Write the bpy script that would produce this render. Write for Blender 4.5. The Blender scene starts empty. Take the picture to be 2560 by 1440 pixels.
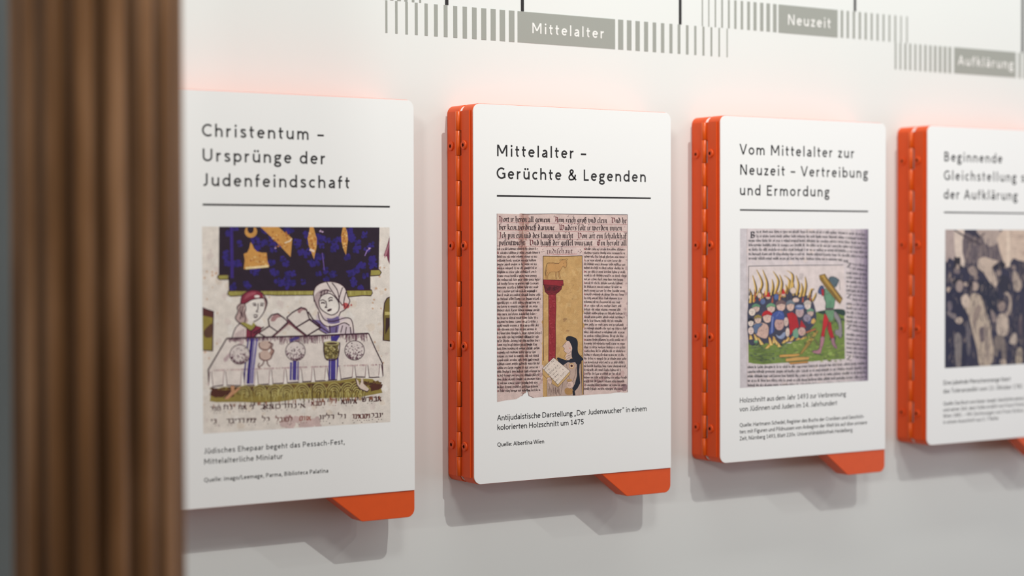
import bpy, bmesh, math, random
import numpy as np
from mathutils import Vector, Matrix
from mathutils.geometry import tessellate_polygon

# ------------------------------------------------------------------ camera, world, lights, exposure
SC = bpy.context.scene
COL = SC.collection
MM = 0.001
SC.view_settings.view_transform = 'Standard'
SC.view_settings.look = 'None'
SC.view_settings.exposure = 0.08
SC.view_settings.gamma = 1.0
SC.view_settings.use_curve_mapping = False


def setup_camera():
    cam = bpy.data.cameras.new('camera')
    o = bpy.data.objects.new('camera', cam)
    COL.objects.link(o)
    yaw, pit, rol = 0.58395, -0.022293, -0.00238
    F = Vector((math.sin(yaw) * math.cos(pit), math.cos(yaw) * math.cos(pit), math.sin(pit)))
    R = Vector((math.cos(yaw), -math.sin(yaw), 0))
    U = R.cross(F)
    R2 = math.cos(rol) * R + math.sin(rol) * U
    U2 = -math.sin(rol) * R + math.cos(rol) * U
    o.matrix_world = Matrix(((R2.x, U2.x, -F.x, -1.0738), (R2.y, U2.y, -F.y, -1.75598),
                             (R2.z, U2.z, -F.z, 0.26191), (0, 0, 0, 1)))
    cam.sensor_width = 36.0
    cam.lens = 4582.58 / 2560 * 36.0
    cam.clip_start = 0.05
    cam.clip_end = 100
    cam.dof.use_dof = True
    cam.dof.focus_distance = 2.06
    cam.dof.aperture_fstop = 2.45
    SC.camera = o


def setup_world():
    w = bpy.data.worlds.new('hall_ambience')
    SC.world = w
    w.use_nodes = True
    bg = w.node_tree.nodes['Background']
    bg.inputs['Color'].default_value = (0.99, 0.96, 0.95, 1)
    bg.inputs['Strength'].default_value = 0.33


def aim(o, target):
    o.rotation_euler = (Vector(target) - o.location).to_track_quat('-Z', 'Y').to_euler()


def spot(name, loc, target, power, half_deg, radius, color, blend=1.0):
    l = bpy.data.lights.new(name, 'SPOT')
    l.energy = power
    l.spot_size = math.radians(half_deg * 2)
    l.spot_blend = blend
    l.shadow_soft_size = radius
    l.color = color
    o = bpy.data.objects.new(name, l)
    COL.objects.link(o)
    o.location = loc
    aim(o, target)
    return o


def area(name, loc, target, power, sx, sy, color):
    l = bpy.data.lights.new(name, 'AREA')
    l.shape = 'RECTANGLE'
    l.size, l.size_y = sx, sy
    l.energy = power
    l.color = color
    o = bpy.data.objects.new(name, l)
    COL.objects.link(o)
    o.location = loc
    aim(o, target)
    return o


setup_camera()
setup_world()
WARM = (0.985, 0.985, 0.955)
COOL = (0.74, 0.80, 1.0)
spot('spot_key', (0.45, -6.0, 5.92), (0.0, 0.0, 3.72), 3950, 29, 0.06, WARM)
spot('spot_left', (-1.9, -5.8, 5.75), (0.05, 0.0, 3.6), 900, 31, 0.6, WARM)
spot('fill_low_left', (-3.0, -3.6, 1.5), (0.80, 0.0, 0.65), 230, 10.5, 0.35, (1.0, 0.99, 0.97), 0.7)  # unseen fill added to brighten the hinge sides, cone kept off the column
spot('spot_right', (5.2, -4.0, 3.75), (0.4, 0.0, 0.3), 100, 24, 0.05, WARM)
spot('spot_right_far', (6.8, -4.5, 3.4), (0.4, 0.0, 0.3), 80, 24, 0.07, WARM)
area('wall_washer', (0.3, -1.7, 4.0), (0.3, 0.0, 0.6), 30, 5.0, 0.35, WARM)
area('window_daylight', (3.2, -2.2, 0.0), (0.3, 0.0, -0.1), 15, 1.4, 1.6, COOL)


# ------------------------------------------------------------------ materials
def srgb(r, g, b):
    f = lambda c: (c / 255 / 12.92) if c / 255 <= 0.04045 else ((c / 255 + 0.055) / 1.055) ** 2.4
    return (f(r), f(g), f(b), 1.0)


def plain(name, rgb, rough=0.5, spec=0.5, metal=0.0, noise=0.0, nscale=60, bump=0.0, bscale=400, stretch=None):
    m = bpy.data.materials.new(name)
    m.use_nodes = True
    nt = m.node_tree
    p = nt.nodes['Principled BSDF']
    p.inputs['Base Color'].default_value = srgb(*rgb)
    p.inputs['Roughness'].default_value = rough
    p.inputs['Specular IOR Level'].default_value = spec
    p.inputs['Metallic'].default_value = metal
    tc = nt.nodes.new('ShaderNodeTexCoord')
    mp = nt.nodes.new('ShaderNodeMapping')
    nt.links.new(tc.outputs['Object'], mp.inputs['Vector'])
    if stretch:
        mp.inputs['Scale'].default_value = stretch
    if noise > 0:
        n = nt.nodes.new('ShaderNodeTexNoise')
        n.inputs['Scale'].default_value = nscale
        n.inputs['Detail'].default_value = 4
        r = nt.nodes.new('ShaderNodeValToRGB')
        c = srgb(*rgb)
        r.color_ramp.elements[0].position = 0.3
        r.color_ramp.elements[1].position = 0.7
        r.color_ramp.elements[0].color = tuple(x * (1 - noise) for x in c[:3]) + (1,)
        r.color_ramp.elements[1].color = tuple(min(1, x * (1 + noise)) for x in c[:3]) + (1,)
        nt.links.new(mp.outputs[0], n.inputs['Vector'])
        nt.links.new(n.outputs['Fac'], r.inputs['Fac'])
        nt.links.new(r.outputs['Color'], p.inputs['Base Color'])
    if bump > 0:
        n2 = nt.nodes.new('ShaderNodeTexNoise')
        n2.inputs['Scale'].default_value = bscale
        b = nt.nodes.new('ShaderNodeBump')
        b.inputs['Strength'].default_value = bump
        b.inputs['Distance'].default_value = 0.0005
        nt.links.new(mp.outputs[0], n2.inputs['Vector'])
        nt.links.new(n2.outputs['Fac'], b.inputs['Height'])
        nt.links.new(b.outputs['Normal'], p.inputs['Normal'])
    return m


M_WALL = plain('wall_paint', (226, 229, 225), rough=0.65, spec=0.3, noise=0.01, nscale=3)
M_GREY = plain('grey_wall_paint', (166, 174, 176), rough=0.7, noise=0.08, nscale=2)
M_FLOOR = plain('floor_stone', (124, 88, 66), rough=0.6, noise=0.08, nscale=5)
M_ORANGE = plain('orange_powder_coat', (228, 87, 28), rough=0.45, spec=0.35, noise=0.02, nscale=90, bump=0.06, bscale=1500)
M_KNUCKLE = plain('orange_gloss_paint', (226, 94, 20), rough=0.33, spec=0.5, bump=0.03, bscale=900)
M_PLATE = plain('white_laminate', (243, 243, 240), rough=0.42, spec=0.4, noise=0.006, nscale=5)
M_INK = plain('dark_print', (44, 42, 42), rough=0.5, spec=0.3)
M_GREYINK = plain('grey_vinyl', (157, 160, 152), rough=0.55, spec=0.3)
M_WHITEINK = plain('white_vinyl', (238, 238, 233), rough=0.55, spec=0.3)
M_SOCKET = plain('socket_shadow_metal', (92, 26, 14), rough=0.6)


def print_material():
    m = bpy.data.materials.new('printed_picture')
    m.use_nodes = True
    nt = m.node_tree
    p = nt.nodes['Principled BSDF']
    p.inputs['Roughness'].default_value = 0.5
    p.inputs['Specular IOR Level'].default_value = 0.3
    a = nt.nodes.new('ShaderNodeAttribute')
    a.attribute_name = 'ink'
    tc = nt.nodes.new('ShaderNodeTexCoord')
    n1 = nt.nodes.new('ShaderNodeTexNoise')
    n1.inputs['Scale'].default_value = 110
    n1.inputs['Detail'].default_value = 5
    n2 = nt.nodes.new('ShaderNodeTexNoise')
    n2.inputs['Scale'].default_value = 900
    n2.inputs['Detail'].default_value = 3
    ad = nt.nodes.new('ShaderNodeMath'); ad.operation = 'ADD'
    mr = nt.nodes.new('ShaderNodeMapRange')
    mr.inputs['From Min'].default_value = 0.6
    mr.inputs['From Max'].default_value = 1.4
    mr.inputs['To Min'].default_value = 0.78
    mr.inputs['To Max'].default_value = 1.2
    mx = nt.nodes.new('ShaderNodeVectorMath'); mx.operation = 'SCALE'
    nt.links.new(tc.outputs['Object'], n1.inputs['Vector'])
    nt.links.new(tc.outputs['Object'], n2.inputs['Vector'])
    nt.links.new(n1.outputs['Fac'], ad.inputs[0])
    nt.links.new(n2.outputs['Fac'], ad.inputs[1])
    nt.links.new(ad.outputs[0], mr.inputs['Value'])
    nt.links.new(a.outputs['Color'], mx.inputs[0])
    nt.links.new(mr.outputs[0], mx.inputs['Scale'])
    nt.links.new(mx.outputs[0], p.inputs['Base Color'])
    return m


M_PRINT = print_material()


def wood_material():
    m = bpy.data.materials.new('dark_reeded_wood')
    m.use_nodes = True
    nt = m.node_tree
    p = nt.nodes['Principled BSDF']
    p.inputs['Roughness'].default_value = 0.42
    p.inputs['Specular IOR Level'].default_value = 0.5
    tc = nt.nodes.new('ShaderNodeTexCoord')
    mp = nt.nodes.new('ShaderNodeMapping')
    mp.inputs['Scale'].default_value = (1, 1, 0.12)
    n = nt.nodes.new('ShaderNodeTexNoise')
    n.inputs['Scale'].default_value = 30
    n.inputs['Detail'].default_value = 6
    r = nt.nodes.new('ShaderNodeValToRGB')
    e = r.color_ramp.elements
    e[0].position = 0.30; e[0].color = srgb(98, 62, 18)
    e[1].position = 0.72; e[1].color = srgb(180, 134, 92)
    k = e.new(0.5); k.color = srgb(132, 88, 42)
    nt.links.new(tc.outputs['Object'], mp.inputs['Vector'])
    nt.links.new(mp.outputs[0], n.inputs['Vector'])
    nt.links.new(n.outputs['Fac'], r.inputs['Fac'])
    at = nt.nodes.new('ShaderNodeAttribute')       # shade painted into the wood colour in the grooves between the reeds
    at.attribute_name = 'groove_shade'
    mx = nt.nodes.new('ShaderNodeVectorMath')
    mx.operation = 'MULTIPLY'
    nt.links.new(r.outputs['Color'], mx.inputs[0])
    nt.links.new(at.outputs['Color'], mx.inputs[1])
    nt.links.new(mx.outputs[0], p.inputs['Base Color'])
    return m


M_WOOD = wood_material()


# ------------------------------------------------------------------ object helpers
def link(o, parent=None):
    COL.objects.link(o)
    if parent is not None:
        o.parent = parent
    return o


def empty(name, loc, label, cat, group=None):
    o = bpy.data.objects.new(name, None)
    o.empty_display_size = 0.05
    o.location = loc
    COL.objects.link(o)
    o['label'] = label
    o['category'] = cat
    if group:
        o['group'] = group
    return o


def bm_obj(name, bm, mat, parent=None, smooth=False, recalc=True):
    me = bpy.data.meshes.new(name)
    if recalc:
        bmesh.ops.recalc_face_normals(bm, faces=bm.faces[:])
    bm.to_mesh(me)
    bm.free()
    for x in (mat if isinstance(mat, (list, tuple)) else [mat]):
        me.materials.append(x)
    if smooth:
        for f in me.polygons:
            f.use_smooth = True
    return link(bpy.data.objects.new(name, me), parent)


def add_box(bm, x0, x1, y0, y1, z0, z1):
    v = [bm.verts.new(p) for p in ((x0, y0, z0), (x1, y0, z0), (x1, y1, z0), (x0, y1, z0),
                                   (x0, y0, z1), (x1, y0, z1), (x1, y1, z1), (x0, y1, z1))]
    for f in ((0, 3, 2, 1), (4, 5, 6, 7), (0, 1, 5, 4), (1, 2, 6, 5), (2, 3, 7, 6), (3, 0, 4, 7)):
        bm.faces.new([v[i] for i in f])


def prism(outline, y0, y1, bevel=0.0):
    """outline: (x, z) in metres, extruded between depths y0 (back) and y1 (front, more negative)"""
    bm = bmesh.new()
    a = [bm.verts.new((x, y0, z)) for x, z in outline]
    b = [bm.verts.new((x, y1, z)) for x, z in outline]
    n = len(a)
    f1 = bm.faces.new(a)
    f2 = bm.faces.new(b[::-1])
    for i in range(n):
        bm.faces.new((a[i], b[i], b[(i + 1) % n], a[(i + 1) % n]))
    bmesh.ops.recalc_face_normals(bm, faces=bm.faces[:])
    if bevel > 0:
        ed = list(f1.edges) + list(f2.edges)
        bmesh.ops.bevel(bm, geom=ed, offset=bevel, segments=2, affect='EDGES', profile=0.5)
    return bm


def corner(cx, cz, r, a0, a1, n=7):
    return [(cx + r * math.cos(math.radians(a0 + (a1 - a0) * i / n)),
             cz + r * math.sin(math.radians(a0 + (a1 - a0) * i / n))) for i in range(n + 1)]


def fillet(points, radii, n=14):
    """round the corners of a polygon"""
    out = []
    m = len(points)
    for i in range(m):
        p = Vector(points[i]); r = radii[i]
        if r <= 0:
            out.append(tuple(p)); continue
        a = (Vector(points[i - 1]) - p).normalized()
        b = (Vector(points[(i + 1) % m]) - p).normalized()
        ang = a.angle(b)
        d = r / math.tan(ang / 2)
        p0, p1 = p + a * d, p + b * d
        c = p + (a + b).normalized() * (r / math.sin(ang / 2))
        v0, v1 = p0 - c, p1 - c
        t0 = math.atan2(v0.y, v0.x); t1 = math.atan2(v1.y, v1.x)
        dt = (t1 - t0 + math.pi) % (2 * math.pi) - math.pi
        for k in range(n + 1):
            t = t0 + dt * k / n
            out.append((c.x + r * math.cos(t), c.y + r * math.sin(t)))
    return out


# ------------------------------------------------------------------ flat printing: coloured polygons laid in thin layers
class Sheet:
    """collects flat shapes in sheet millimetres (x right, z up) and builds them as one mesh"""

    def __init__(self, clip=None, H=None):
        self.v, self.f, self.c = [], [], []
        self.layer = 0
        self.wk = 1.0
        self.cell = 0.5 if H is not None else 0.8
        self.org = (clip[0], clip[2]) if clip else (-110.0, -40.0)
        self.grid = np.zeros((480, 480) if clip else (1400, 900), dtype=np.int16)
        self.clip = clip
        self.H = H
        self.fr = (0, 0, 1)

    def frame(self, ox, oy, s):
        self.fr = (ox, oy, s)

    def pt(self, p):
        if self.H is None:
            x, z = p
        else:
            px = self.fr[0] + p[0] / self.fr[2]
            py = self.fr[1] + p[1] / self.fr[2]
            h = self.H
            w = h[6] * px + h[7] * py + 1
            x = (h[0] * px + h[1] * py + h[2]) / w
            z = (h[3] * px + h[4] * py + h[5]) / w
        if self.clip:
            x = min(max(x, self.clip[0]), self.clip[1])
            z = min(max(z, self.clip[2]), self.clip[3])
        return (x * MM, 0.0, z * MM)

    def _add(self, pts, faces, col):
        # painter's stacking: every shape lies just above whatever it overlaps
        b = len(self.v)
        k = 1.0 / (self.cell * MM)
        ox, oz = self.org[0] * MM, self.org[1] * MM
        boxes, top = [], 0
        for f in faces:
            xs = [pts[i][0] for i in f]; zs = [pts[i][2] for i in f]
            bx = (max(0, int((min(xs) - ox) * k)), int((max(xs) - ox) * k) + 1, max(0, int((min(zs) - oz) * k)), int((max(zs) - oz) * k) + 1)
            boxes.append(bx)
            sl = self.grid[bx[0]:bx[1], bx[2]:bx[3]]
            if sl.size:
                top = max(top, int(sl.max()))
        top += 1
        for bx in boxes:
            self.grid[bx[0]:bx[1], bx[2]:bx[3]] = top
        y = -top * 2.2e-6
        self.v += [(p[0], y, p[2]) for p in pts]
        for f in faces:
            self.f.append([b + i for i in f])
            self.c.append(col)

    def poly(self, pts, col, up=True):
        if up:
            self.layer += 1
        P = [self.pt(p) for p in pts]
        tri = tessellate_polygon([[Vector((p[0], p[2], 0)) for p in P]])
        self._add(P, [tuple(t) for t in tri], col)

    def smooth(self, pts, col, n=4, up=True):
        self.poly(spline(pts, n, True), col, up)

    def ell(self, cx, cy, rx, ry, col, n=14, up=True, rot=0):
        c, s = math.cos(rot), math.sin(rot)
        self.poly([(cx + rx * math.cos(t) * c - ry * math.sin(t) * s, cy + rx * math.cos(t) * s + ry * math.sin(t) * c)
                   for t in [2 * math.pi * i / n for i in range(n)]], col, up)

    def blob(self, cx, cy, r, col, rng, n=9, up=False, ry=None):
        ry = ry or r
        pts = []
        for i in range(n):
            t = 2 * math.pi * i / n
            k = rng.uniform(0.6, 1.25)
            pts.append((cx + r * k * math.cos(t), cy + ry * k * math.sin(t)))
        self.poly(pts, col, up)

    def line(self, pts, w, col, up=False, taper=False, closed=False, curve=0):
        if up:
            self.layer += 1
        if curve:
            pts = spline(pts, curve, closed)
        if closed:
            pts = list(pts) + [pts[0]]
        q = [pts[0]]
        for p in pts[1:]:       # drop doubled points
            if abs(p[0] - q[-1][0]) + abs(p[1] - q[-1][1]) > 1e-4:
                q.append(p)
        pts = q
        if len(pts) < 2:
            return
        n = len(pts)
        L, R = [], []
        for i in range(n):
            a = pts[max(i - 1, 0)]; b = pts[min(i + 1, n - 1)]
            dx, dy = b[0] - a[0], b[1] - a[1]
            l = math.hypot(dx, dy) or 1
            k = w / 2 * self.wk
            if taper:
                k *= 0.35 + 0.65 * math.sin(math.pi * (i + 0.5) / n)
            if 0 < i < n - 1:
                d1 = (pts[i][0] - a[0], pts[i][1] - a[1]); d2 = (b[0] - pts[i][0], b[1] - pts[i][1])
                l1 = math.hypot(*d1) or 1; l2 = math.hypot(*d2) or 1
                cs = (d1[0] * d2[0] + d1[1] * d2[1]) / (l1 * l2)
                k /= max(0.55, math.sqrt(max(0, (1 + cs) / 2)))
            nx, ny = -dy / l * k, dx / l * k
            L.append((pts[i][0] + nx, pts[i][1] + ny)); R.append((pts[i][0] - nx, pts[i][1] - ny))
        P = [self.pt(p) for p in L + R]
        self._add(P, [(i, i + 1, n + i + 1, n + i) for i in range(n - 1)], col)

    def nib(self, pts, nx, ny, col):
        """broad-nib stroke: each segment sweeps a slanted pen edge"""
        for (a, b) in zip(pts[:-1], pts[1:]):
            P = [self.pt(q) for q in ((a[0] - nx, a[1] - ny), (a[0] + nx, a[1] + ny), (b[0] + nx, b[1] + ny), (b[0] - nx, b[1] - ny))]
            self._add(P, [(0, 1, 2, 3)], col)

    def build(self, name, parent, loc, mat=None):
        me = bpy.data.meshes.new(name)
        me.from_pydata(self.v, [], self.f)
        at = me.color_attributes.new('ink', 'FLOAT_COLOR', 'CORNER')
        data = []
        for f, c in zip(self.f, self.c):
            data += list(c) * len(f)
        at.data.foreach_set('color', data)
        me.materials.append(mat or M_PRINT)
        me.update()
        o = link(bpy.data.objects.new(name, me), parent)
        o.location = loc
        return o


def spline(pts, n=4, closed=False):
    out = []
    m = len(pts)
    rg = range(m) if closed else range(m - 1)
    for i in rg:
        if closed:
            p0, p1, p2, p3 = pts[i - 1], pts[i], pts[(i + 1) % m], pts[(i + 2) % m]
        else:
            p0, p1, p2, p3 = pts[max(i - 1, 0)], pts[i], pts[i + 1], pts[min(i + 2, m - 1)]
        for k in range(n):
            t = k / n
            out.append(tuple(0.5 * (2 * p1[j] + (p2[j] - p0[j]) * t + (2 * p0[j] - 5 * p1[j] + 4 * p2[j] - p3[j]) * t * t
                                    + (3 * p1[j] - p0[j] - 3 * p2[j] + p3[j]) * t ** 3) for j in (0, 1)))
    if not closed:
        out.append(tuple(pts[-1]))
    return out


# ------------------------------------------------------------------ sans-serif stroke lettering
XH, CAP, ASC, DSC = 0.506, 0.722, 0.745, -0.185


def arc(cx, cy, rx, ry, a0, a1, n=None):
    n = n or max(4, int(abs(a1 - a0) / 16))
    return [(cx + rx * math.cos(math.radians(a0 + (a1 - a0) * i / n)), cy + ry * math.sin(math.radians(a0 + (a1 - a0) * i / n)))
            for i in range(n + 1)]


def glyph(ch, h):
    """(advance, [(kind, points)]) : kind p ribbon, c closed ribbon, d horizontally cut diagonal, o dot"""
    S = lambda x, y0, y1: ('p', [(x, y0), (x, y1)])
    Bh = lambda x0, x1, y: ('p', [(x0, y), (x1, y)])
    D = lambda a, b: ('d', [a, b])
    m = XH / 2
    dots = lambda cx, y=0.655: [('o', [(cx - 0.095, y)]), ('o', [(cx + 0.095, y)])]
    arch = lambda x0, x1: ('p', arc((x0 + x1) / 2 + .005, .30, (x1 - x0) / 2 - .005, XH - h - .30, 168, 0) + [(x1, 0)])
    g = {
        ' ': lambda: (.22, []),
        'a': lambda: (.495, [('p', arc(.25, .33, .145, XH - h - .33, 148, 0) + [(.395, 0)]),
                             ('p', [(.395, .29), (.30, .283)] + arc(.215, .148, .13, .148 - h + .0, 85, 270) + [(.30, .075), (.395, .14)])]),
        'b': lambda: (.555, [S(.10, 0, ASC), ('c', arc(.292, m, .192, m - h, 0, 345, 22))]),
        'c': lambda: (.455, [('p', arc(.268, m, .19, m - h, 50, 310, 16))]),
        'd': lambda: (.555, [S(.455, 0, ASC), ('c', arc(.263, m, .192, m - h, 0, 345, 22))]),
        'e': lambda: (.52, [Bh(.085, .449, .268), ('p', arc(.263, m, .186, m - h, 3, 318, 18))]),
        'f': lambda: (.335, [('p', [(.135, 0), (.135, .58)] + arc(.26, .58, .125, ASC - h - .58, 180, 78)), Bh(.03, .31, XH - h - .005)]),
        'g': lambda: (.50, [('c', arc(.235, .347, .15, XH - h - .347, 0, 345, 18)), Bh(.30, .475, XH - h),
                            ('p', spline([(.14, .225), (.10, .165), (.105, .11), (.16, .075), (.27, .06), (.37, .035)], 3)),
                            ('c', arc(.243, -.07, .182, .105, 0, 345, 18))]),
        'h': lambda: (.55, [S(.10, 0, ASC), arch(.10, .45)]),
        'i': lambda: (.235, [S(.117, 0, XH), ('o', [(.117, .665)])]),
        'j': lambda: (.235, [('p', [(.117, XH), (.117, -.09)] + arc(.02, -.09, .097, .09, 0, -85)), ('o', [(.117, .665)])]),
        'k': lambda: (.50, [S(.10, 0, ASC), D((.17, .265), (.43, XH)), D((.215, .31), (.465, 0)), Bh(.10, .2, .275)]),
        'l': lambda: (.235, [S(.117, 0, ASC)]),
        'm': lambda: (.82, [S(.10, 0, XH), arch(.10, .41), arch(.41, .72)]),
        'n': lambda: (.55, [S(.10, 0, XH), arch(.10, .45)]),
        'o': lambda: (.56, [('c', arc(.28, m, .202, m - h, 0, 345, 22))]),
        'p': lambda: (.555, [S(.10, DSC, XH), ('c', arc(.292, m, .192, m - h, 0, 345, 22))]),
        'q': lambda: (.555, [S(.455, DSC, XH), ('c', arc(.263, m, .192, m - h, 0, 345, 22))]),
        'r': lambda: (.37, [S(.10, 0, XH), ('p', arc(.285, .27, .185, XH - h - .27, 165, 78))]),
        's': lambda: (.43, [('p', spline([(.365, .425), (.30, XH - h - .01), (.21, XH - h + .004), (.115, .435), (.105, .355), (.17, .29),
                                          (.28, .235), (.345, .165), (.335, .09), (.27, h + .008), (.185, h - .004), (.11, h + .02), (.06, .085)], 3))]),
        't': lambda: (.36, [('p', [(.148, .66), (.148, .15)] + arc(.25, .15, .102, .15 - h, 180, 280)), Bh(.03, .325, XH - h - .005)]),
        'u': lambda: (.55, [S(.452, 0, XH), ('p', [(.098, XH), (.098, .2)] + arc(.262, .2, .164, .2 - h, 180, 348))]),
        'v': lambda: (.50, [D((.055, XH), (.25, 0)), D((.25, 0), (.445, XH))]),
        'w': lambda: (.74, [D((.055, XH), (.21, 0)), D((.21, 0), (.37, XH)), D((.37, XH), (.53, 0)), D((.53, 0), (.685, XH))]),
        'x': lambda: (.49, [D((.06, XH), (.43, 0)), D((.06, 0), (.43, XH))]),
        'y': lambda: (.50, [D((.055, XH), (.26, 0)), D((.445, XH), (.175, DSC))]),
        'z': lambda: (.45, [Bh(.055, .40, XH - h), Bh(.05, .405, h), D((.10, h), (.355, XH - h))]),
        'ß': lambda: (.57, [('p', [(.10, 0), (.10, .55)] + arc(.25, .55, .15, ASC - h - .55, 180, 0) + spline([(.40, .55), (.31, .40), (.42, .28), (.47, .14), (.38, h), (.25, h + .01)], 3))]),
        'A': lambda: (.66, [D((.05, 0), (.33, CAP)), D((.33, CAP), (.61, 0)), Bh(.15, .51, .235)]),
        'B': lambda: (.63, [S(.12, 0, CAP), ('p', [(.12, CAP - h), (.32, CAP - h)] + arc(.32, .54, .145, CAP - h - .54, 90, -90) + [(.12, .375)]),
                            ('p', [(.32, .375)] + arc(.33, .208, .18, .208 - h, 90, -90) + [(.12, h)])]),
        'C': lambda: (.64, [('p', arc(.385, .361, .31, .361 - h, 48, 312, 18))]),
        'D': lambda: (.74, [S(.12, 0, CAP), ('p', [(.12, CAP - h), (.32, CAP - h)] + arc(.34, .361, .31, .361 - h, 90, -90, 14) + [(.12, h)])]),
        'E': lambda: (.57, [S(.12, 0, CAP), Bh(.12, .52, CAP - h), Bh(.12, .47, .365), Bh(.12, .52, h)]),
        'F': lambda: (.55, [S(.12, 0, CAP), Bh(.12, .51, CAP - h), Bh(.12, .46, .34)]),
        'G': lambda: (.70, [('p', arc(.385, .361, .31, .361 - h, 50, 300, 18) + [(.61, .10), (.61, .34), (.44, .34)])]),
        'H': lambda: (.73, [S(.12, 0, CAP), S(.61, 0, CAP), Bh(.12, .61, .365)]),
        'I': lambda: (.27, [S(.135, 0, CAP)]),
        'J': lambda: (.42, [('p', [(.30, CAP), (.30, .21)] + arc(.16, .21, .14, .21 - h, 0, -115))]),
        'K': lambda: (.63, [S(.12, 0, CAP), D((.22, .36), (.54, CAP)), D((.24, .38), (.59, 0)), Bh(.12, .26, .375)]),
        'L': lambda: (.48, [S(.12, 0, CAP), Bh(.12, .46, h)]),
        'M': lambda: (.89, [S(.12, 0, CAP), S(.77, 0, CAP), D((.135, CAP), (.445, .17)), D((.445, .17), (.755, CAP))]),
        'N': lambda: (.73, [S(.12, 0, CAP), S(.61, 0, CAP), D((.13, CAP), (.60, 0))]),
        'O': lambda: (.78, [('c', arc(.39, .361, .315, .361 - h, 0, 345, 24))]),
        'P': lambda: (.60, [S(.12, 0, CAP), ('p', [(.12, CAP - h), (.31, CAP - h)] + arc(.31, .50, .195, CAP - h - .50, 90, -90) + [(.12, .325)])]),
        'Q': lambda: (.78, [('c', arc(.39, .361, .315, .361 - h, 0, 345, 24)), ('p', [(.44, .10), (.66, -.12)])]),
        'R': lambda: (.62, [S(.12, 0, CAP), ('p', [(.12, CAP - h), (.30, CAP - h)] + arc(.30, .515, .18, CAP - h - .515, 90, -90) + [(.12, .345)]),
                            D((.30, .345), (.56, 0))]),
        'S': lambda: (.54, [('p', spline([(.455, .61), (.39, CAP - h - .015), (.28, CAP - h), (.15, .63), (.11, .53), (.16, .43), (.28, .37),
                                          (.40, .31), (.45, .20), (.40, .09), (.28, h), (.17, h + .01), (.07, .12)], 3))]),
        'T': lambda: (.58, [S(.29, 0, CAP), Bh(.03, .55, CAP - h)]),
        'U': lambda: (.71, [('p', [(.115, CAP), (.115, .27)] + arc(.355, .27, .24, .27 - h, 180, 360, 14) + [(.595, CAP)])]),
        'V': lambda: (.66, [D((.05, CAP), (.33, 0)), D((.33, 0), (.61, CAP))]),
        'W': lambda: (1.0, [D((.05, CAP), (.27, 0)), D((.27, 0), (.50, CAP)), D((.50, CAP), (.73, 0)), D((.73, 0), (.95, CAP))]),
        'Z': lambda: (.60, [Bh(.06, .54, CAP - h), Bh(.05, .55, h), D((.11, h), (.49, CAP - h))]),
        '0': lambda: (.58, [('c', arc(.29, .361, .21, .361 - h, 0, 345, 22))]),
        '1': lambda: (.58, [S(.31, 0, CAP), D((.12, .54), (.30, CAP)), Bh(.14, .48, h)]),
        '2': lambda: (.58, [('p', arc(.27, .50, .185, CAP - h - .50, 160, -35, 12) + [(.10, h + .02)]), Bh(.07, .51, h)]),
        '3': lambda: (.58, [('p', arc(.27, .53, .165, CAP - h - .53, 155, -80, 12) + arc(.26, .20, .205, .20 - h + .0, 80, -150, 14))]),
        '4': lambda: (.58, [S(.40, 0, CAP), D((.06, .20), (.39, CAP)), Bh(.05, .54, .20)]),
        '5': lambda: (.58, [('p', [(.47, CAP - h), (.16, CAP - h), (.13, .40)] + arc(.26, .225, .20, .225 - h, 110, -145, 14))]),
        '6': lambda: (.58, [('c', arc(.29, .22, .20, .22 - h, 0, 345, 20)), ('p', spline([(.40, CAP), (.2, .45), (.095, .25)], 4))]),
        '7': lambda: (.58, [Bh(.06, .52, CAP - h), D((.49, CAP - h), (.20, 0))]),
        '8': lambda: (.58, [('c', arc(.29, .54, .16, CAP - h - .54, 0, 345, 18)), ('c', arc(.29, .20, .20, .20 - h, 0, 345, 18))]),
        '9': lambda: (.58, [('c', arc(.285, .50, .195, CAP - h - .50, 0, 345, 20)), ('p', spline([(.48, .48), (.38, .25), (.17, 0)], 4))]),
        '.': lambda: (.23, [('o', [(.11, .05)])]),
        ',': lambda: (.23, [('o', [(.11, .05)]), ('p', [(.125, .04), (.075, -.13)])]),
        ':': lambda: (.24, [('o', [(.115, .05)]), ('o', [(.115, .42)])]),
        '-': lambda: (.37, [Bh(.06, .31, .27)]),
        '–': lambda: (.50, [Bh(.04, .46, .29)]),
        '/': lambda: (.39, [D((.03, -.06), (.36, ASC))]),
        '(': lambda: (.30, [('p', arc(.32, .30, .2, .46, 125, 235))]),
        ')': lambda: (.30, [('p', arc(-.02, .30, .2, .46, 55, -55))]),
        '„': lambda: (.40, [('p', [(.13, .07), (.08, -.12)]), ('p', [(.28, .07), (.23, -.12)])]),
        '“': lambda: (.40, [('p', [(.15, .72), (.10, .53)]), ('p', [(.30, .72), (.25, .53)])]),
        '&': lambda: (.70, [('p', spline([(.65, h * .6), (.42, .24), (.21, .49), (.19, .60), (.28, CAP - h), (.39, CAP - h - .04), (.40, .53), (.30, .42),
                                          (.15, .31), (.095, .19), (.15, .07), (.29, h), (.44, .09), (.55, .22), (.59, .38)], 3))]),
    }
    if ch in 'äöü':
        adv, st = glyph({'ä': 'a', 'ö': 'o', 'ü': 'u'}[ch], h)
        return adv, st + dots(adv / 2 - .005)
    return g.get(ch, g['.'])()


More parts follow.
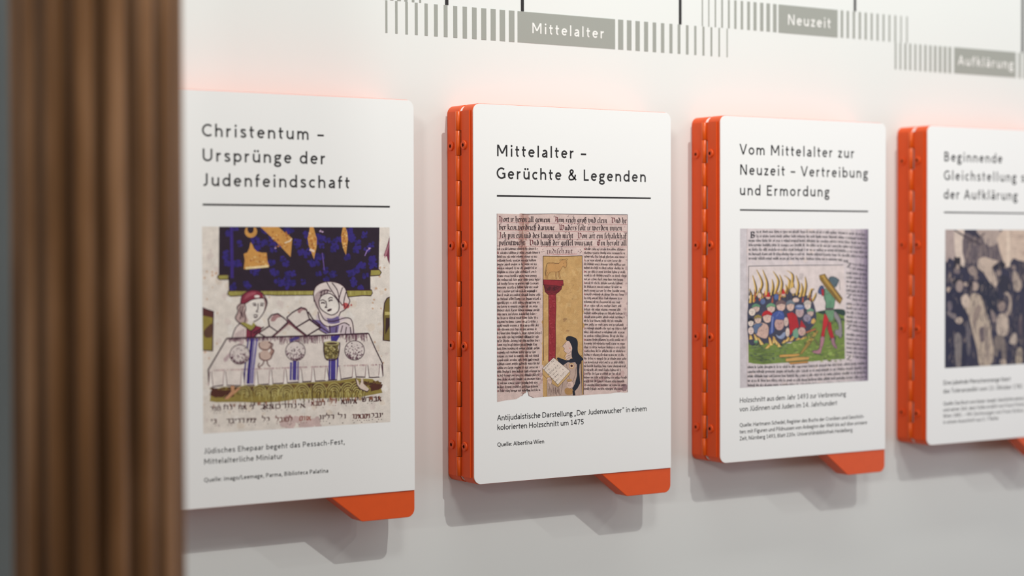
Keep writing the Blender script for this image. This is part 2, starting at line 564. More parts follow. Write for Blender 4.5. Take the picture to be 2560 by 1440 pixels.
def letter(sheet, text, x0, z0, size, weight=0.085, end=None, col=(0, 0, 0, 1), track=0.0):
    """write a line with its baseline start at (x0, z0) mm; tracking adjusts so the ink ends at 'end'"""
    h = weight / 2
    gl = [glyph(c, h) for c in text]
    nat = sum(a for a, _ in gl)
    first = 0.10 - h if text[0] not in 'AVCGQvoce' else 0.04
    if size is None:        # natural width, no tracking
        size = (end - x0) / (nat - first - 0.07)
    if end is not None:
        track = ((end - x0) / size - nat + first + 0.09) / max(1, len(text) - 1)
    x = -first
    for adv, strokes in gl:
        for kind, pts in strokes:
            P = [(x0 + (x + p[0]) * size, z0 + p[1] * size) for p in pts]
            if kind == 'o':
                r = (h * 1.28) * size
                sheet.poly([(P[0][0] + r * math.cos(t), P[0][1] + r * math.sin(t)) for t in [math.pi * i / 6 for i in range(12)]], col, False)
            elif kind == 'd':
                (ax, ay), (bx, by) = P
                L = math.hypot(bx - ax, by - ay)
                k = h * size * L / max(1e-6, abs(by - ay))
                k = min(k, h * size * 1.9)
                sheet._add([sheet.pt(q) for q in ((ax - k, ay), (ax + k, ay), (bx + k, by), (bx - k, by))], [(0, 1, 2, 3)], col)
            else:
                sheet.line(P, weight * size, col, closed=(kind == 'c'))
        x += adv + track
    return size


# ------------------------------------------------------------------ broken-script (blackletter) and square-script pen lettering
BL = {
    'i': (.34, [[(.06, .92), (.14, .84), (.14, .16), (.26, .05)]]),
    'n': (.62, [[(.06, .92), (.14, .84), (.14, .12)], [(.16, .80), (.38, .92), (.42, .84), (.42, .16), (.54, .05)]]),
    'm': (.92, [[(.06, .92), (.14, .84), (.14, .12)], [(.16, .80), (.36, .92), (.42, .84), (.42, .12)], [(.44, .80), (.64, .92), (.70, .84), (.70, .16), (.82, .05)]]),
    'u': (.64, [[(.06, .92), (.14, .84), (.14, .16), (.26, .05), (.42, .2)], [(.42, .92), (.44, .84), (.44, .16), (.56, .05)]]),
    'e': (.48, [[(.30, .62), (.40, .76), (.24, .93), (.12, .80), (.12, .18), (.26, .04), (.42, .16)], [(.14, .46), (.36, .66)]]),
    'a': (.58, [[(.10, .78), (.26, .92), (.42, .80), (.42, .16), (.52, .05)], [(.40, .54), (.16, .40), (.12, .14), (.24, .04), (.40, .18)]]),
    'r': (.44, [[(.06, .92), (.14, .84), (.14, .10)], [(.16, .78), (.30, .93), (.40, .84)]]),
    't': (.40, [[(.16, 1.14), (.14, .16), (.26, .04), (.36, .12)], [(.02, .88), (.36, .88)]]),
    's': (.50, [[(.40, .82), (.26, .93), (.12, .78), (.38, .30), (.26, .06), (.08, .16)]]),
    'ſ': (.36, [[(.14, -.10), (.14, 1.32), (.26, 1.46), (.38, 1.38)]]),
    'd': (.56, [[(.12, 1.42), (.42, .78), (.42, .20), (.26, .04), (.12, .18), (.12, .72), (.26, .90), (.42, .74)]]),
    'l': (.34, [[(.08, 1.44), (.14, 1.36), (.14, .16), (.26, .05)]]),
    'h': (.60, [[(.08, 1.44), (.14, 1.36), (.14, .10)], [(.16, .76), (.34, .92), (.44, .78), (.42, .16), (.26, -.30)]]),
    'b': (.60, [[(.08, 1.44), (.14, 1.36), (.14, .16), (.28, .04), (.44, .20), (.44, .76), (.32, .92), (.16, .78)]]),
    'c': (.44, [[(.38, .82), (.24, .93), (.12, .80), (.12, .18), (.26, .04), (.38, .14)]]),
    'g': (.58, [[(.44, .92), (.24, .92), (.12, .78), (.12, .28), (.26, .14), (.42, .30)], [(.42, .90), (.42, -.20), (.22, -.40), (.06, -.28)]]),
    'o': (.56, [[(.12, .76), (.12, .20), (.28, .04), (.44, .20), (.44, .76), (.28, .92), (.12, .76)]]),
    'k': (.56, [[(.08, 1.44), (.14, 1.36), (.14, .08)], [(.16, .80), (.36, .92), (.38, .70), (.16, .52), (.46, .05)]]),
    'p': (.60, [[(.06, .96), (.14, .84), (.14, -.42)], [(.16, .80), (.32, .92), (.44, .78), (.44, .22), (.28, .06), (.14, .14)]]),
    'v': (.60, [[(.04, 1.05), (.14, .84), (.14, .22), (.28, .04), (.46, .24), (.46, .74), (.34, .92)]]),
    'w': (.88, [[(.04, 1.05), (.14, .84), (.14, .20), (.28, .05), (.42, .2)], [(.34, 1.05), (.44, .84), (.44, .20), (.58, .04), (.74, .24), (.72, .76), (.60, .92)]]),
    'y': (.60, [[(.06, .96), (.14, .84), (.14, .22), (.28, .08), (.44, .24)], [(.44, .92), (.44, .10), (.20, -.40)]]),
    'z': (.50, [[(.10, .86), (.38, .90), (.18, .52), (.40, .36), (.36, -.10), (.14, -.32)]]),
    'ß': (.62, [[(.14, -.10), (.14, 1.32), (.30, 1.46), (.40, 1.20), (.26, .86), (.44, .66), (.40, .12), (.26, -.26)]]),
    'f': (.40, [[(.14, -.10), (.14, 1.30), (.28, 1.46), (.40, 1.34)], [(.0, .88), (.36, .88)]]),
    'A': (.95, [[(.10, 1.36), (.34, 1.48), (.40, 1.2), (.30, .30), (.06, .02)], [(.40, 1.24), (.72, 1.3), (.72, .16), (.86, .04)], [(.36, .66), (.70, .66)]]),
    'V': (.95, [[(.04, 1.44), (.26, 1.30), (.22, .24), (.42, .02), (.76, .34), (.76, 1.10), (.52, 1.36)]]),
    'W': (1.2, [[(.02, 1.44), (.22, 1.30), (.22, .22), (.40, .06)], [(.44, 1.44), (.60, 1.28), (.58, .22), (.74, .04), (1.02, .34), (1.0, 1.08), (.80, 1.32)], [(.24, .3), (.60, .5)]]),
    'I': (.60, [[(.04, 1.20), (.24, 1.44), (.38, 1.28), (.30, .10), (.06, -.34)]]),
    'E': (.86, [[(.70, 1.24), (.44, 1.46), (.14, 1.12), (.14, .28), (.40, .02), (.72, .26)], [(.44, 1.40), (.44, .10)], [(.16, .74), (.64, .80)]]),
    'H': (.95, [[(.06, 1.44), (.24, 1.30), (.22, .10)], [(.24, .90), (.50, 1.08), (.70, .86), (.66, .10), (.42, -.30)], [(.24, 1.3), (.60, 1.44)]]),
    'j': (.36, [[(.08, .92), (.14, .84), (.14, -.24), (.0, -.40)]]),
    '·': (.34, [[(.12, .42), (.18, .50)]]),
    ' ': (.30, []),
}
HB = {
    'r': (.75, [[(.1, 1), (.62, .98), (.62, .1)]]), 'd': (.8, [[(.05, 1), (.8, 1)], [(.62, 1), (.62, .05)]]),
    'b': (.85, [[(.1, 1), (.6, .98), (.62, .1)], [(.05, .08), (.8, .08)]]), 'y': (.35, [[(.1, 1), (.22, .95), (.2, .6)]]),
    'v': (.4, [[(.1, 1), (.25, .97), (.25, .05)]]), 'l': (.8, [[(.15, 1.5), (.15, 1), (.62, .97), (.55, .4), (.3, .0)]]),
    'n': (.55, [[(.12, 1), (.34, .97), (.38, .1), (.05, .05)]]), 'a': (.85, [[(.1, 1), (.75, .05)], [(.62, 1), (.58, .62), (.5, .5)], [(.25, .7), (.12, .35), (.15, .05)]]),
    's': (.95, [[(.1, 1), (.25, .1), (.75, .12), (.85, 1)], [(.48, 1), (.35, .4)]]), 'm': (.9, [[(.1, 1), (.75, .98), (.75, .08), (.15, .08), (.18, .9)]]),
    'k': (.75, [[(.1, 1), (.55, .95), (.6, .3), (.1, .05)]]), 't': (.9, [[(.1, 1), (.7, .98), (.72, .05)], [(.25, .95), (.25, .15), (.08, .05)]]),
    ' ': (.45, []),
}


def pen(sheet, text, p0, p1, size, col, table=BL, nib=0.10, alt=None, fit=True, slack=1.0):
    """pen lettering along a baseline from p0 to p1 in the sheet's tracing units; size = x-height"""
    adv = [table.get(c, table[' '])[0] for c in text]
    tot = sum(adv) * size
    L = math.hypot(p1[0] - p0[0], p1[1] - p0[1])
    k = L / tot if fit else 1.0
    ux, uy = (p1[0] - p0[0]) / L, (p1[1] - p0[1]) / L
    x = 0
    for c, a in zip(text, adv):
        cc = alt if (alt and c.isupper()) else col
        for st in table.get(c, table[' '])[1]:
            pts = [(p0[0] + ux * (x + q[0] * k * size), p0[1] + uy * (x + q[0] * k * size) - q[1] * size) for q in st]
            sheet.nib(pts, nib * size, -nib * size * 0.75, cc)
        x += a * size * k


def scribble(sheet, p0, p1, size, col, rng, red=None, ragged=0.1):
    """a line of tiny handwriting too small to read: pen minims grouped in words"""
    L = math.hypot(p1[0] - p0[0], p1[1] - p0[1]) * (1 - rng.random() * ragged)
    ux, uy = (p1[0] - p0[0]), (p1[1] - p0[1])
    n = math.hypot(ux, uy); ux /= n; uy /= n
    x = 0
    first = True
    while x < L:
        for _ in range(rng.randint(2, 8)):
            c = rng.choice('nuimeeraaotsdlhcgbkn') if not first else rng.choice('dwvnik')
            a, st = BL[c]
            if x + a * size > L:
                x = L + 1
                break
            for s in st:
                pts = [(p0[0] + ux * (x + q[0] * size), p0[1] + uy * (x + q[0] * size) - q[1] * size) for q in s]
                sheet.nib(pts, .10 * size, -.08 * size, red if (first and red) else col)
            x += a * size * 0.93
            first = False
        x += size * rng.uniform(.3, .5)


# ------------------------------------------------------------------ the four printed pictures (traced as flat shapes on their sheets)
def hmat(a, b, c, d):
    return (a, b, c, -0.032697188, -0.37571396, 494.55564, d, -3.8692e-06)


H1 = hmat(0.40043875, -0.0026261379, -172.42341, -0.00012141833)
H2 = hmat(0.44305658, -0.0012680406, -523.42341, -0.00012141833)
H3 = hmat(0.48567441, 9.005414e-05, -874.42341, -0.00012141834)
H4 = hmat(0.52829225, 0.0014481501, -1225.4234, -0.00012141834)


def picture_banquet():
    g = random.Random(5)
    s = Sheet(clip=(30.2, 245.6, 75.5, 283.2), H=H1)
    s.frame(480, 550, 2.617)
    s.wk = 1.45
    paper = srgb(228, 219, 208); ink = srgb(60, 26, 42); pale = srgb(236, 228, 219)
    olive = srgb(160, 150, 76); gold = srgb(206, 150, 78); blue = srgb(54, 40, 120); navy = srgb(44, 30, 44)
    s.poly([(40, 20), (1320, 20), (1320, 1460), (40, 1460)], paper)
    s.layer += 1
    for _ in range(240):
        s.blob(g.uniform(75, 1290), g.uniform(50, 1380), g.uniform(6, 30), g.choice([srgb(222, 209, 194), srgb(220, 207, 198), srgb(233, 226, 217)]), g)
    for _ in range(60):
        s.blob(g.choice([g.uniform(75, 170), g.uniform(1180, 1290), g.uniform(500, 800)]), g.uniform(300, 1000), g.uniform(3, 9), srgb(205, 170, 140), g)
    # blue hanging with gilded letters
    s.poly([(177, 40), (1226, 40), (1222, 327), (1166, 330), (1168, 462), (240, 464), (238, 362), (175, 358)], navy)
    s.layer += 1
    for _ in range(120):
        x = g.uniform(190, 1210); y = g.uniform(50, 450)
        if (x < 255 and y > 345) or (x > 1150 and y > 315):
            continue
        for k in range(4):
            a = k * 1.57 + g.random()
            s.blob(x + 13 * math.cos(a), y + 13 * math.sin(a), g.uniform(9, 16), blue if g.random() < .75 else srgb(44, 34, 98), g, n=7)
    for _ in range(90):
        s.blob(g.uniform(185, 1215), g.uniform(50, 310), g.uniform(4, 9), navy, g, n=6, up=False)
    s.line([(258, 45), (262, 380)], 14, srgb(62, 42, 124), up=True)
    s.line([(852, 215), (866, 330)], 4, srgb(120, 90, 170), up=True, taper=True)
    s.line([(1130, 235), (1145, 200), (1170, 183)], 5, srgb(150, 120, 190), taper=True)
    for x, y in ((546, 183), (840, 72), (1160, 186), (855, 78)):
        s.blob(x, y, 7, srgb(190, 160, 190), g)
    fr = lambda pts: (s.poly(pts, olive), s.line(pts, 4, ink, up=True, closed=True))
    fr([(237, 464), (1176, 458), (1180, 478), (1170, 496), (1120, 494), (1030, 503), (940, 490), (560, 494), (430, 488), (250, 500), (232, 486)])
    fr([(172, 360), (234, 358), (238, 388), (178, 390), (165, 374)])
    fr([(1168, 326), (1226, 325), (1238, 343), (1228, 362), (1166, 366)])
    for _ in range(70):
        x = g.uniform(245, 1170)
        s.line([(x, 466), (x + g.uniform(-4, 4), 490)], 2.5, g.choice([srgb(128, 116, 54), srgb(186, 176, 104)]))
    s.layer += 1
    gd = lambda p, c=gold: s.poly(p, c)
    s.ell(385, 76, 41, 40, gold, 18)
    s.ell(383, 62, 21, 26, navy, 14)
    s.poly([(355, 30), (412, 30), (408, 50), (360, 50)], navy)
    gd([(383, 145), (374, 185), (362, 212), (338, 222), (345, 262), (338, 322), (372, 316), (440, 312), (506, 304), (492, 266), (488, 214), (455, 214), (425, 206), (405, 186), (394, 160)])
    gd([(446, 40), (566, 40), (600, 78), (655, 120), (650, 180), (645, 242), (610, 206), (560, 152), (500, 95)])
    gd([(770, 40), (794, 40), (806, 90), (816, 122), (815, 172), (806, 215), (797, 258), (785, 222), (764, 170), (756, 120), (766, 80)])
    gd([(986, 40), (1004, 40), (1016, 85), (1020, 125), (1012, 190), (1007, 230), (990, 190), (978, 140), (976, 100)])
    s.layer += 1
    for (x0, x1, y0, y1) in ((348, 486, 225, 308), (520, 640, 60, 180), (766, 808, 80, 190), (984, 1012, 70, 180)):
        for _ in range(26):
            s.blob(g.uniform(x0, x1), g.uniform(y0, y1), g.uniform(3, 8), g.choice([srgb(186, 118, 56), srgb(226, 184, 120), srgb(170, 104, 52)]), g)
    s.line([(350, 316), (430, 309), (500, 302)], 10, srgb(238, 214, 160)); s.line([(606, 150), (640, 138), (652, 122)], 5, srgb(240, 222, 190))
    s.line([(770, 192), (800, 206)], 10, srgb(232, 205, 180))
    # edge pieces
    s.poly([(1300, 105), (1275, 170), (1254, 232), (1262, 240), (1274, 236), (1280, 262), (1300, 290)], srgb(116, 52, 72))
    for k in range(7):
        s.line([(1290 - k * 4, 150 + k * 10), (1272 - k * 2, 225 + k * 4)], 3, srgb(176, 120, 130), up=(k == 0))
    s.poly([(60, 575), (100, 588), (138, 598), (137, 700), (134, 855), (60, 850)], srgb(150, 134, 62))
    s.poly([(60, 575), (138, 600), (136, 640), (60, 625)], srgb(92, 48, 44))
    s.smooth([(75, 730), (110, 690), (132, 680), (130, 760), (110, 770), (85, 765)], srgb(96, 66, 50))
    s.line([(60, 573), (100, 587), (139, 598), (136, 760), (134, 856), (60, 852)], 5, ink, up=True)
    s.poly([(1300, 505), (1275, 515), (1260, 545), (1252, 620), (1254, 700), (1252, 786), (1300, 790)], srgb(120, 104, 50))
    s.poly([(1268, 640), (1300, 640), (1300, 690), (1264, 750)], srgb(60, 38, 34)); s.poly([(1262, 600), (1300, 602), (1300, 620), (1262, 622)], srgb(190, 176, 110))
    s.line([(1300, 503), (1275, 513), (1259, 545), (1251, 620), (1253, 700), (1251, 787), (1300, 791)], 5, ink, up=True)
    # the man
    L = lambda p, w=4.5, c=ink, cv=3: s.line(p, w, c, curve=cv)
    s.smooth([(322, 540), (292, 565), (298, 600), (282, 640), (300, 668), (332, 686), (362, 670), (372, 620), (362, 560)], srgb(188, 162, 156))
    s.smooth([(345, 560), (362, 525), (430, 508), (468, 512), (486, 545), (468, 600), (436, 645), (402, 664), (366, 650), (352, 610)], pale)
    s.smooth([(318, 546), (322, 508), (345, 480), (385, 462), (430, 464), (462, 486), (470, 508), (438, 512), (385, 522), (350, 545)], srgb(138, 48, 66))
    s.smooth([(340, 520), (360, 485), (400, 472), (420, 480), (370, 505)], srgb(168, 84, 98))
    s.ell(425, 500, 18, 9, pale, 12)
    s.smooth([(462, 492), (478, 505), (490, 540), (482, 575), (470, 590), (476, 550)], srgb(170, 140, 136))
    s.poly([(262, 772), (272, 735), (288, 705), (318, 672), (350, 700), (385, 722), (415, 690), (452, 706), (440, 735), (405, 772)], srgb(225, 210, 202))
    s.poly([(352, 772), (355, 705), (385, 724), (416, 690), (460, 704), (470, 690), (445, 735), (405, 772)], srgb(132, 48, 68))
    s.poly([(308, 672), (340, 668), (390, 690), (402, 668), (418, 688), (388, 724), (350, 702)], olive)
    s.layer += 1
    for p in ([(322, 545), (295, 570), (300, 600), (283, 640), (302, 668), (330, 688)], [(345, 548), (352, 585), (340, 610), (350, 640), (344, 672)],
              [(470, 510), (488, 545), (470, 602), (436, 648), (402, 665)], [(318, 546), (323, 505), (345, 478), (390, 460), (440, 466), (470, 492), (492, 540), (472, 600)],
              [(318, 548), (350, 545), (390, 522), (440, 512), (470, 512)], [(262, 772), (272, 735), (288, 702), (318, 672)],
              [(308, 672), (350, 702), (388, 724), (420, 688)], [(388, 724), (385, 772)], [(395, 550), (408, 545), (420, 552)], [(445, 548), (462, 545), (470, 552)],
              [(432, 545), (430, 585), (420, 598), (432, 602)], [(402, 624), (418, 620), (430, 626)], [(320, 560), (312, 590), (322, 620), (312, 650)], [(335, 560), (326, 600), (334, 640)]):
        L(p)
    for p in ([(400, 560), (412, 557), (420, 563)], [(446, 562), (456, 557), (466, 563)], [(404, 632), (416, 638), (428, 630)]):
        L(p, 6)
    for k in range(7):
        s.line([(285 + k * 9, 740 - k * 5), (282 + k * 10, 770)], 2.2, srgb(160, 120, 128))
    # the woman
    s.smooth([(812, 640), (860, 700), (900, 742), (895, 758), (1056, 752), (1052, 700), (1030, 655), (960, 628), (880, 640), (840, 600)], srgb(212, 196, 200))
    s.poly([(880, 628), (960, 630), (966, 668), (950, 752), (900, 752), (892, 690)], srgb(118, 102, 150))
    s.poly([(785, 650), (830, 655), (880, 705), (910, 740), (890, 752), (850, 725), (800, 690)], srgb(126, 110, 158))
    s.smooth([(800, 535), (795, 480), (815, 432), (880, 405), (950, 410), (1000, 445), (1018, 500), (1030, 530), (1005, 580), (975, 605), (930, 640), (880, 640), (840, 610), (810, 570)], srgb(228, 214, 208))
    s.smooth([(798, 520), (812, 480), (850, 455), (900, 455), (880, 480), (840, 500), (828, 560), (838, 600), (812, 570)], srgb(186, 166, 164))
    s.smooth([(830, 530), (850, 492), (898, 478), (940, 512), (962, 552), (955, 598), (915, 622), (872, 602), (838, 570)], pale)
    s.smooth([(818, 580), (840, 600), (862, 650), (900, 678), (965, 672), (1035, 640), (1056, 690), (1056, 745), (1030, 690), (990, 672), (940, 692), (880, 694), (838, 655)], srgb(230, 216, 210))
    s.blob(1005, 560, 22, srgb(196, 84, 84), g, up=True); s.blob(1042, 556, 7, srgb(190, 80, 80), g)
    s.layer += 1
    for p in ([(800, 535), (795, 478), (815, 430), (880, 403), (955, 412), (1002, 447), (1018, 500), (1032, 532), (1004, 582), (972, 602)],
              [(880, 405), (905, 450), (940, 500), (985, 560)], [(915, 410), (950, 460), (962, 520)], [(985, 440), (965, 500), (960, 540)], [(1008, 470), (992, 540), (1000, 570)],
              [(800, 520), (815, 560), (842, 612), (870, 655), (930, 662), (1000, 640), (1040, 650), (1054, 700), (1056, 750)], [(825, 600), (836, 655), (880, 696), (940, 692), (995, 672), (1030, 690)],
              [(830, 530), (838, 575), (872, 605), (915, 622), (955, 598), (962, 552), (940, 510), (898, 480), (850, 494), (830, 530)], [(972, 600), (960, 630)],
              [(838, 530), (855, 522), (872, 532)], [(890, 520), (905, 506), (922, 512)], [(875, 530), (880, 560), (870, 572), (886, 572)], [(884, 592), (900, 584), (914, 582)],
              [(835, 478), (850, 466), (880, 458), (910, 470)], [(840, 500), (850, 470)], [(862, 490), (868, 462)], [(882, 484), (888, 460)], [(985, 690), (972, 740)], [(1010, 700), (1002, 748)], [(1035, 700), (1040, 748)],
              [(900, 690), (905, 748)], [(945, 700), (940, 748)], [(770, 645), (800, 672), (850, 705), (905, 745)], [(795, 690), (850, 730), (890, 750)]):
        L(p)
    for p in ([(843, 545), (856, 540), (870, 546)], [(894, 532), (906, 524), (920, 526)], [(886, 596), (900, 592), (912, 586)]):
        L(p, 6.5)
    # open books
    bk = srgb(226, 215, 206)
    s.poly([(436, 740), (505, 694), (560, 732), (505, 778)], bk); s.poly([(505, 692), (498, 650), (520, 620), (560, 614), (600, 640), (626, 668), (560, 732)], bk)
    s.poly([(618, 640), (652, 610), (712, 575), (748, 590), (765, 650), (682, 702), (624, 660)], bk); s.poly([(682, 702), (768, 652), (836, 706), (752, 757)], bk)
    s.poly([(620, 650), (682, 702), (752, 757), (745, 765), (672, 712), (615, 662)], srgb(118, 70, 80)); s.poly([(505, 778), (628, 672), (634, 682), (520, 780)], srgb(150, 110, 112))
    s.poly([(800, 760), (900, 742), (960, 738), (985, 730), (940, 752), (840, 765)], pale)
    s.smooth([(515, 660), (525, 630), (560, 616), (590, 632), (560, 640), (540, 662)], srgb(170, 130, 130))
    s.smooth([(690, 600), (700, 580), (735, 572), (752, 590), (720, 592), (705, 610)], srgb(170, 130, 130))
    s.layer += 1
    for p in ([(436, 740), (505, 694), (560, 732), (505, 778), (436, 740)], [(505, 692), (498, 650), (520, 622), (560, 612), (600, 640), (628, 668), (560, 732)], [(618, 640), (655, 606), (714, 572), (748, 586), (768, 650), (682, 702), (618, 640)],
              [(682, 702), (768, 652), (838, 706), (752, 757), (682, 702)], [(760, 600), (790, 650), (840, 690)], [(400, 740), (440, 720), (470, 700)], [(405, 770), (430, 735)]):
        s.line(p, 6, ink)
    # table
    cloth = srgb(227, 216, 207)
    s.poly([(226, 775), (420, 768), (780, 758), (1155, 742), (1200, 840), (1245, 935), (1245, 1025), (1180, 1035), (1060, 1028), (960, 1045), (800, 1055), (700, 1062), (530, 1072), (330, 1085), (200, 1085), (128, 1094), (112, 1060), (106, 980), (160, 890)], cloth)
    s.layer += 1
    for _ in range(420):
        x = g.uniform(235, 1150); y = 776 - (x - 230) * 0.034
        s.line([(x, y), (x + g.uniform(-7, 7), y + g.uniform(14, 46) * (1.2 if 560 < x < 860 or x > 1000 else .6))], 2.6, g.choice([srgb(84, 44, 62), srgb(150, 116, 124), srgb(120, 82, 96)]), taper=True)
    for _ in range(60):
        x = g.uniform(235, 350)
        s.blob(x - 20, 800 + (350 - x) * 1.0, 12, srgb(196, 172, 172), g)
    for k in range(120):
        x = g.uniform(112, 1240); y = 978 - (x - 110) * .036
        s.blob(x, y + 8, 9, g.choice([srgb(196, 172, 168), srgb(205, 184, 176), srgb(180, 152, 154)]), g, ry=6)
    for (xa, xb, w, c) in ((392, 372, 14, blue), (368, 345, 7, blue), (425, 400, 8, srgb(110, 100, 160)), (408, 388, 5, srgb(90, 80, 150))):
        s.line([(xa, 775), (xb, 985), (xb - 6, 1072)], w, c)
    for (x, w, y0) in ((648, 9, 930), (672, 17, 915), (694, 6, 925), (900, 8, 905), (925, 22, 760), (953, 8, 900)):
        s.line([(x, y0), (x - 3, 1048)], w, srgb(70, 58, 138))
    s.line([(700, 765), (640, 790)], 14, srgb(80, 66, 130)); s.line([(955, 752), (925, 800)], 20, srgb(66, 50, 136))
    s.layer += 1
    L([(226, 775), (420, 768), (780, 758), (1155, 742)], 7, ink, 0)
    L([(226, 775), (165, 880), (106, 980), (110, 1060), (126, 1096)], 6, ink, 0)
    L([(1155, 742), (1200, 845), (1245, 938), (1248, 1022)], 5, ink, 0)
    L([(126, 1094), (200, 1082), (330, 1084), (530, 1072), (700, 1060), (960, 1044), (1060, 1026), (1180, 1030), (1245, 1024)], 5, ink, 2)
    s.layer += 1
    for x, y0, y1 in ((122, 990, 1095), (215, 988, 1090), (330, 990, 1092), (420, 985, 1085), (515, 978, 1082), (610, 975, 1080), (710, 972, 1066), (792, 968, 1066), (880, 965, 1052), (960, 962, 1050), (1060, 955, 1045), (1145, 950, 1036), (1234, 945, 1030)):
        s.poly([(x - 5, y0), (x + 3, y0), (x + 13, y1 - 10), (x + 5, y1), (x - 10, y1 - 2), (x - 12, y1 - 14)], pale, False)
        s.line([(x + 4, y0), (x + 14, y1 - 10)], 3, srgb(90, 50, 62)); s.line([(x - 6, y0), (x - 13, y1 - 12)], 3, srgb(150, 116, 120))
    for cx, cy in ((312, 880), (676, 858), (1063, 853)):
        s.ell(cx, cy, 67, 66, ink, 26); s.ell(cx, cy, 62, 61, srgb(222, 210, 204), 24)
        s.layer += 1
        for _ in range(130):
            a = g.uniform(0, 6.28); r = 58 * math.sqrt(g.random())
            if r * math.sin(a) > g.uniform(-60, 50):
                s.blob(cx + r * math.cos(a), cy + r * math.sin(a), g.uniform(2.5, 5.5), g.choice([ink, srgb(120, 84, 98)]), g, n=5)
        for _ in range(24):
            a = g.uniform(.3, 2.8)
            s.line([(cx + 60 * math.cos(a), cy + 60 * math.sin(a)), (cx + 48 * math.cos(a + .15), cy + 48 * math.sin(a + .15))], 4, srgb(96, 58, 74))
    # jug and goblet
    tan = srgb(202, 176, 162)
    s.smooth([(440, 800), (500, 790), (518, 815), (500, 845), (455, 845), (438, 825)], tan); s.smooth([(440, 870), (470, 860), (520, 875), (515, 905), (480, 920), (445, 905)], tan)
    s.poly([(460, 840), (495, 840), (500, 870), (455, 870)], tan); s.smooth([(500, 825), (535, 850), (520, 885), (505, 870), (515, 850)], srgb(170, 136, 124))
    s.layer += 1
    for p in ([(440, 800), (438, 825), (458, 846), (498, 846), (518, 816), (505, 795)], [(440, 870), (445, 905), (480, 920), (515, 905), (522, 876)], [(500, 800), (528, 812), (520, 840), (536, 855), (520, 890)],
              [(470, 920), (462, 945), (440, 960)], [(490, 920), (496, 945), (512, 960)], [(440, 935), (432, 958), (445, 970)]):
        L(p, 5, srgb(104, 66, 66))
    s.poly([(862, 800), (865, 835), (858, 860), (868, 890), (880, 912), (945, 908), (950, 890), (960, 860), (955, 835), (965, 800), (930, 792), (890, 794)], srgb(112, 98, 54))
    s.ell(913, 806, 50, 14, srgb(196, 186, 132), 18); s.ell(915, 808, 36, 8, srgb(84, 62, 46), 14)
    s.layer += 1
    for _ in range(55):
        s.blob(g.uniform(868, 955), g.uniform(828, 900), g.uniform(4, 7.5), g.choice([srgb(192, 180, 124), srgb(52, 36, 30), srgb(168, 154, 96)]), g, n=6)
    L([(862, 800), (862, 860), (880, 914), (945, 910), (962, 860), (966, 802)], 5, ink)
    # ground, legs
    s.poly([(116, 1185), (122, 1145), (150, 1110), (200, 1092), (330, 1090), (530, 1078), (700, 1066), (960, 1050), (1060, 1034), (1180, 1040), (1225, 1075), (1246, 1130), (1190, 1140), (1090, 1160), (900, 1165), (700, 1170), (560, 1190), (440, 1195), (300, 1190), (160, 1192)], srgb(150, 132, 66))
    s.layer += 1
    for _ in range(260):
        x = g.uniform(125, 1235); y = 1100 - (x - 200) * .045 + g.uniform(0, 26)
        s.blob(x, y, g.uniform(7, 16), g.choice([srgb(74, 46, 34), srgb(98, 66, 40), srgb(118, 92, 48)]), g, n=6, ry=8)
    for x in (150, 190, 240, 1190, 1215):
        s.blob(x, 1135 if x < 500 else 1095, 34, srgb(84, 46, 34), g, ry=26)
    for cx in (340, 440, 540, 620, 720, 830, 930, 1020, 1080):
        for r in (18, 32, 46, 60):
            cy = 1160 - (cx - 300) * .03
            s.line(arc(cx, cy, r * .8, -r * 1.15, 15, 165, 8), 4, g.choice([srgb(92, 70, 36), srgb(110, 84, 42)]))
            s.line(arc(cx, cy, (r + 6) * .8, -(r + 6) * 1.15, 20, 150, 8), 3.5, srgb(188, 176, 108))
    for _ in range(150):
        x = g.uniform(330, 1130)
        s.line([(x, g.uniform(1095, 1150)), (x + g.uniform(-12, 12), g.uniform(1150, 1185))], 3, g.choice([srgb(84, 62, 34), srgb(196, 184, 116)]), taper=True)
    s.poly([(252, 1085), (276, 1085), (276, 1120), (300, 1098), (322, 1092), (300, 1118), (262, 1148), (232, 1175), (206, 1168), (236, 1140), (256, 1116)], srgb(198, 146, 108))
    s.poly([(1068, 1036), (1086, 1050), (1096, 1080), (1106, 1060), (1104, 1034), (1118, 1034), (1120, 1070), (1160, 1108), (1145, 1124), (1100, 1106), (1080, 1082)], srgb(220, 200, 184))
    s.line([(1068, 1036), (1080, 1082), (1100, 1106), (1145, 1124), (1160, 1108)], 4, ink, up=True); s.line([(206, 1168), (236, 1140), (256, 1116)], 4, ink)
    # square script, two lines
    for _ in range(26):
        s.blob(g.uniform(590, 830), g.uniform(1290, 1350), 22, srgb(206, 182, 176), g)
    s.layer += 1
    br = srgb(72, 30, 32)
    for wd, x0, x1, y, c in (('sdnba', 1240, 1110, 1172, br), ('antya', 1080, 975, 1188, br), ('lyv', 945, 900, 1186, srgb(150, 90, 76)), ('abmr', 870, 778, 1200, srgb(110, 58, 52)), ('abmdtnya', 745, 460, 1215, br), ('bya', 540, 445, 1222, br),
                             ('ta yn', 405, 300, 1226, br), ('tny', 285, 200, 1226, br), ('knvn', 190, 118, 1236, br),
                             ('kbny', 1250, 1170, 1278, br), ('rbyabmyn', 1165, 1045, 1284, srgb(100, 48, 44)), ('lv', 1010, 950, 1286, br), ('nvylr', 930, 830, 1290, br), ('mnva', 780, 700, 1298, srgb(160, 100, 86)),
                             ('lbvml', 660, 545, 1305, srgb(116, 60, 54)), ('lk', 510, 455, 1306, br), ('nyryby', 420, 355, 1312, br), ('rbyrd', 345, 222, 1314, br), ('ynh', 190, 118, 1318, br)):
        xa, xb = min(x0, x1), max(x0, x1)
        k = (xb - xa) / max(1, len(wd))
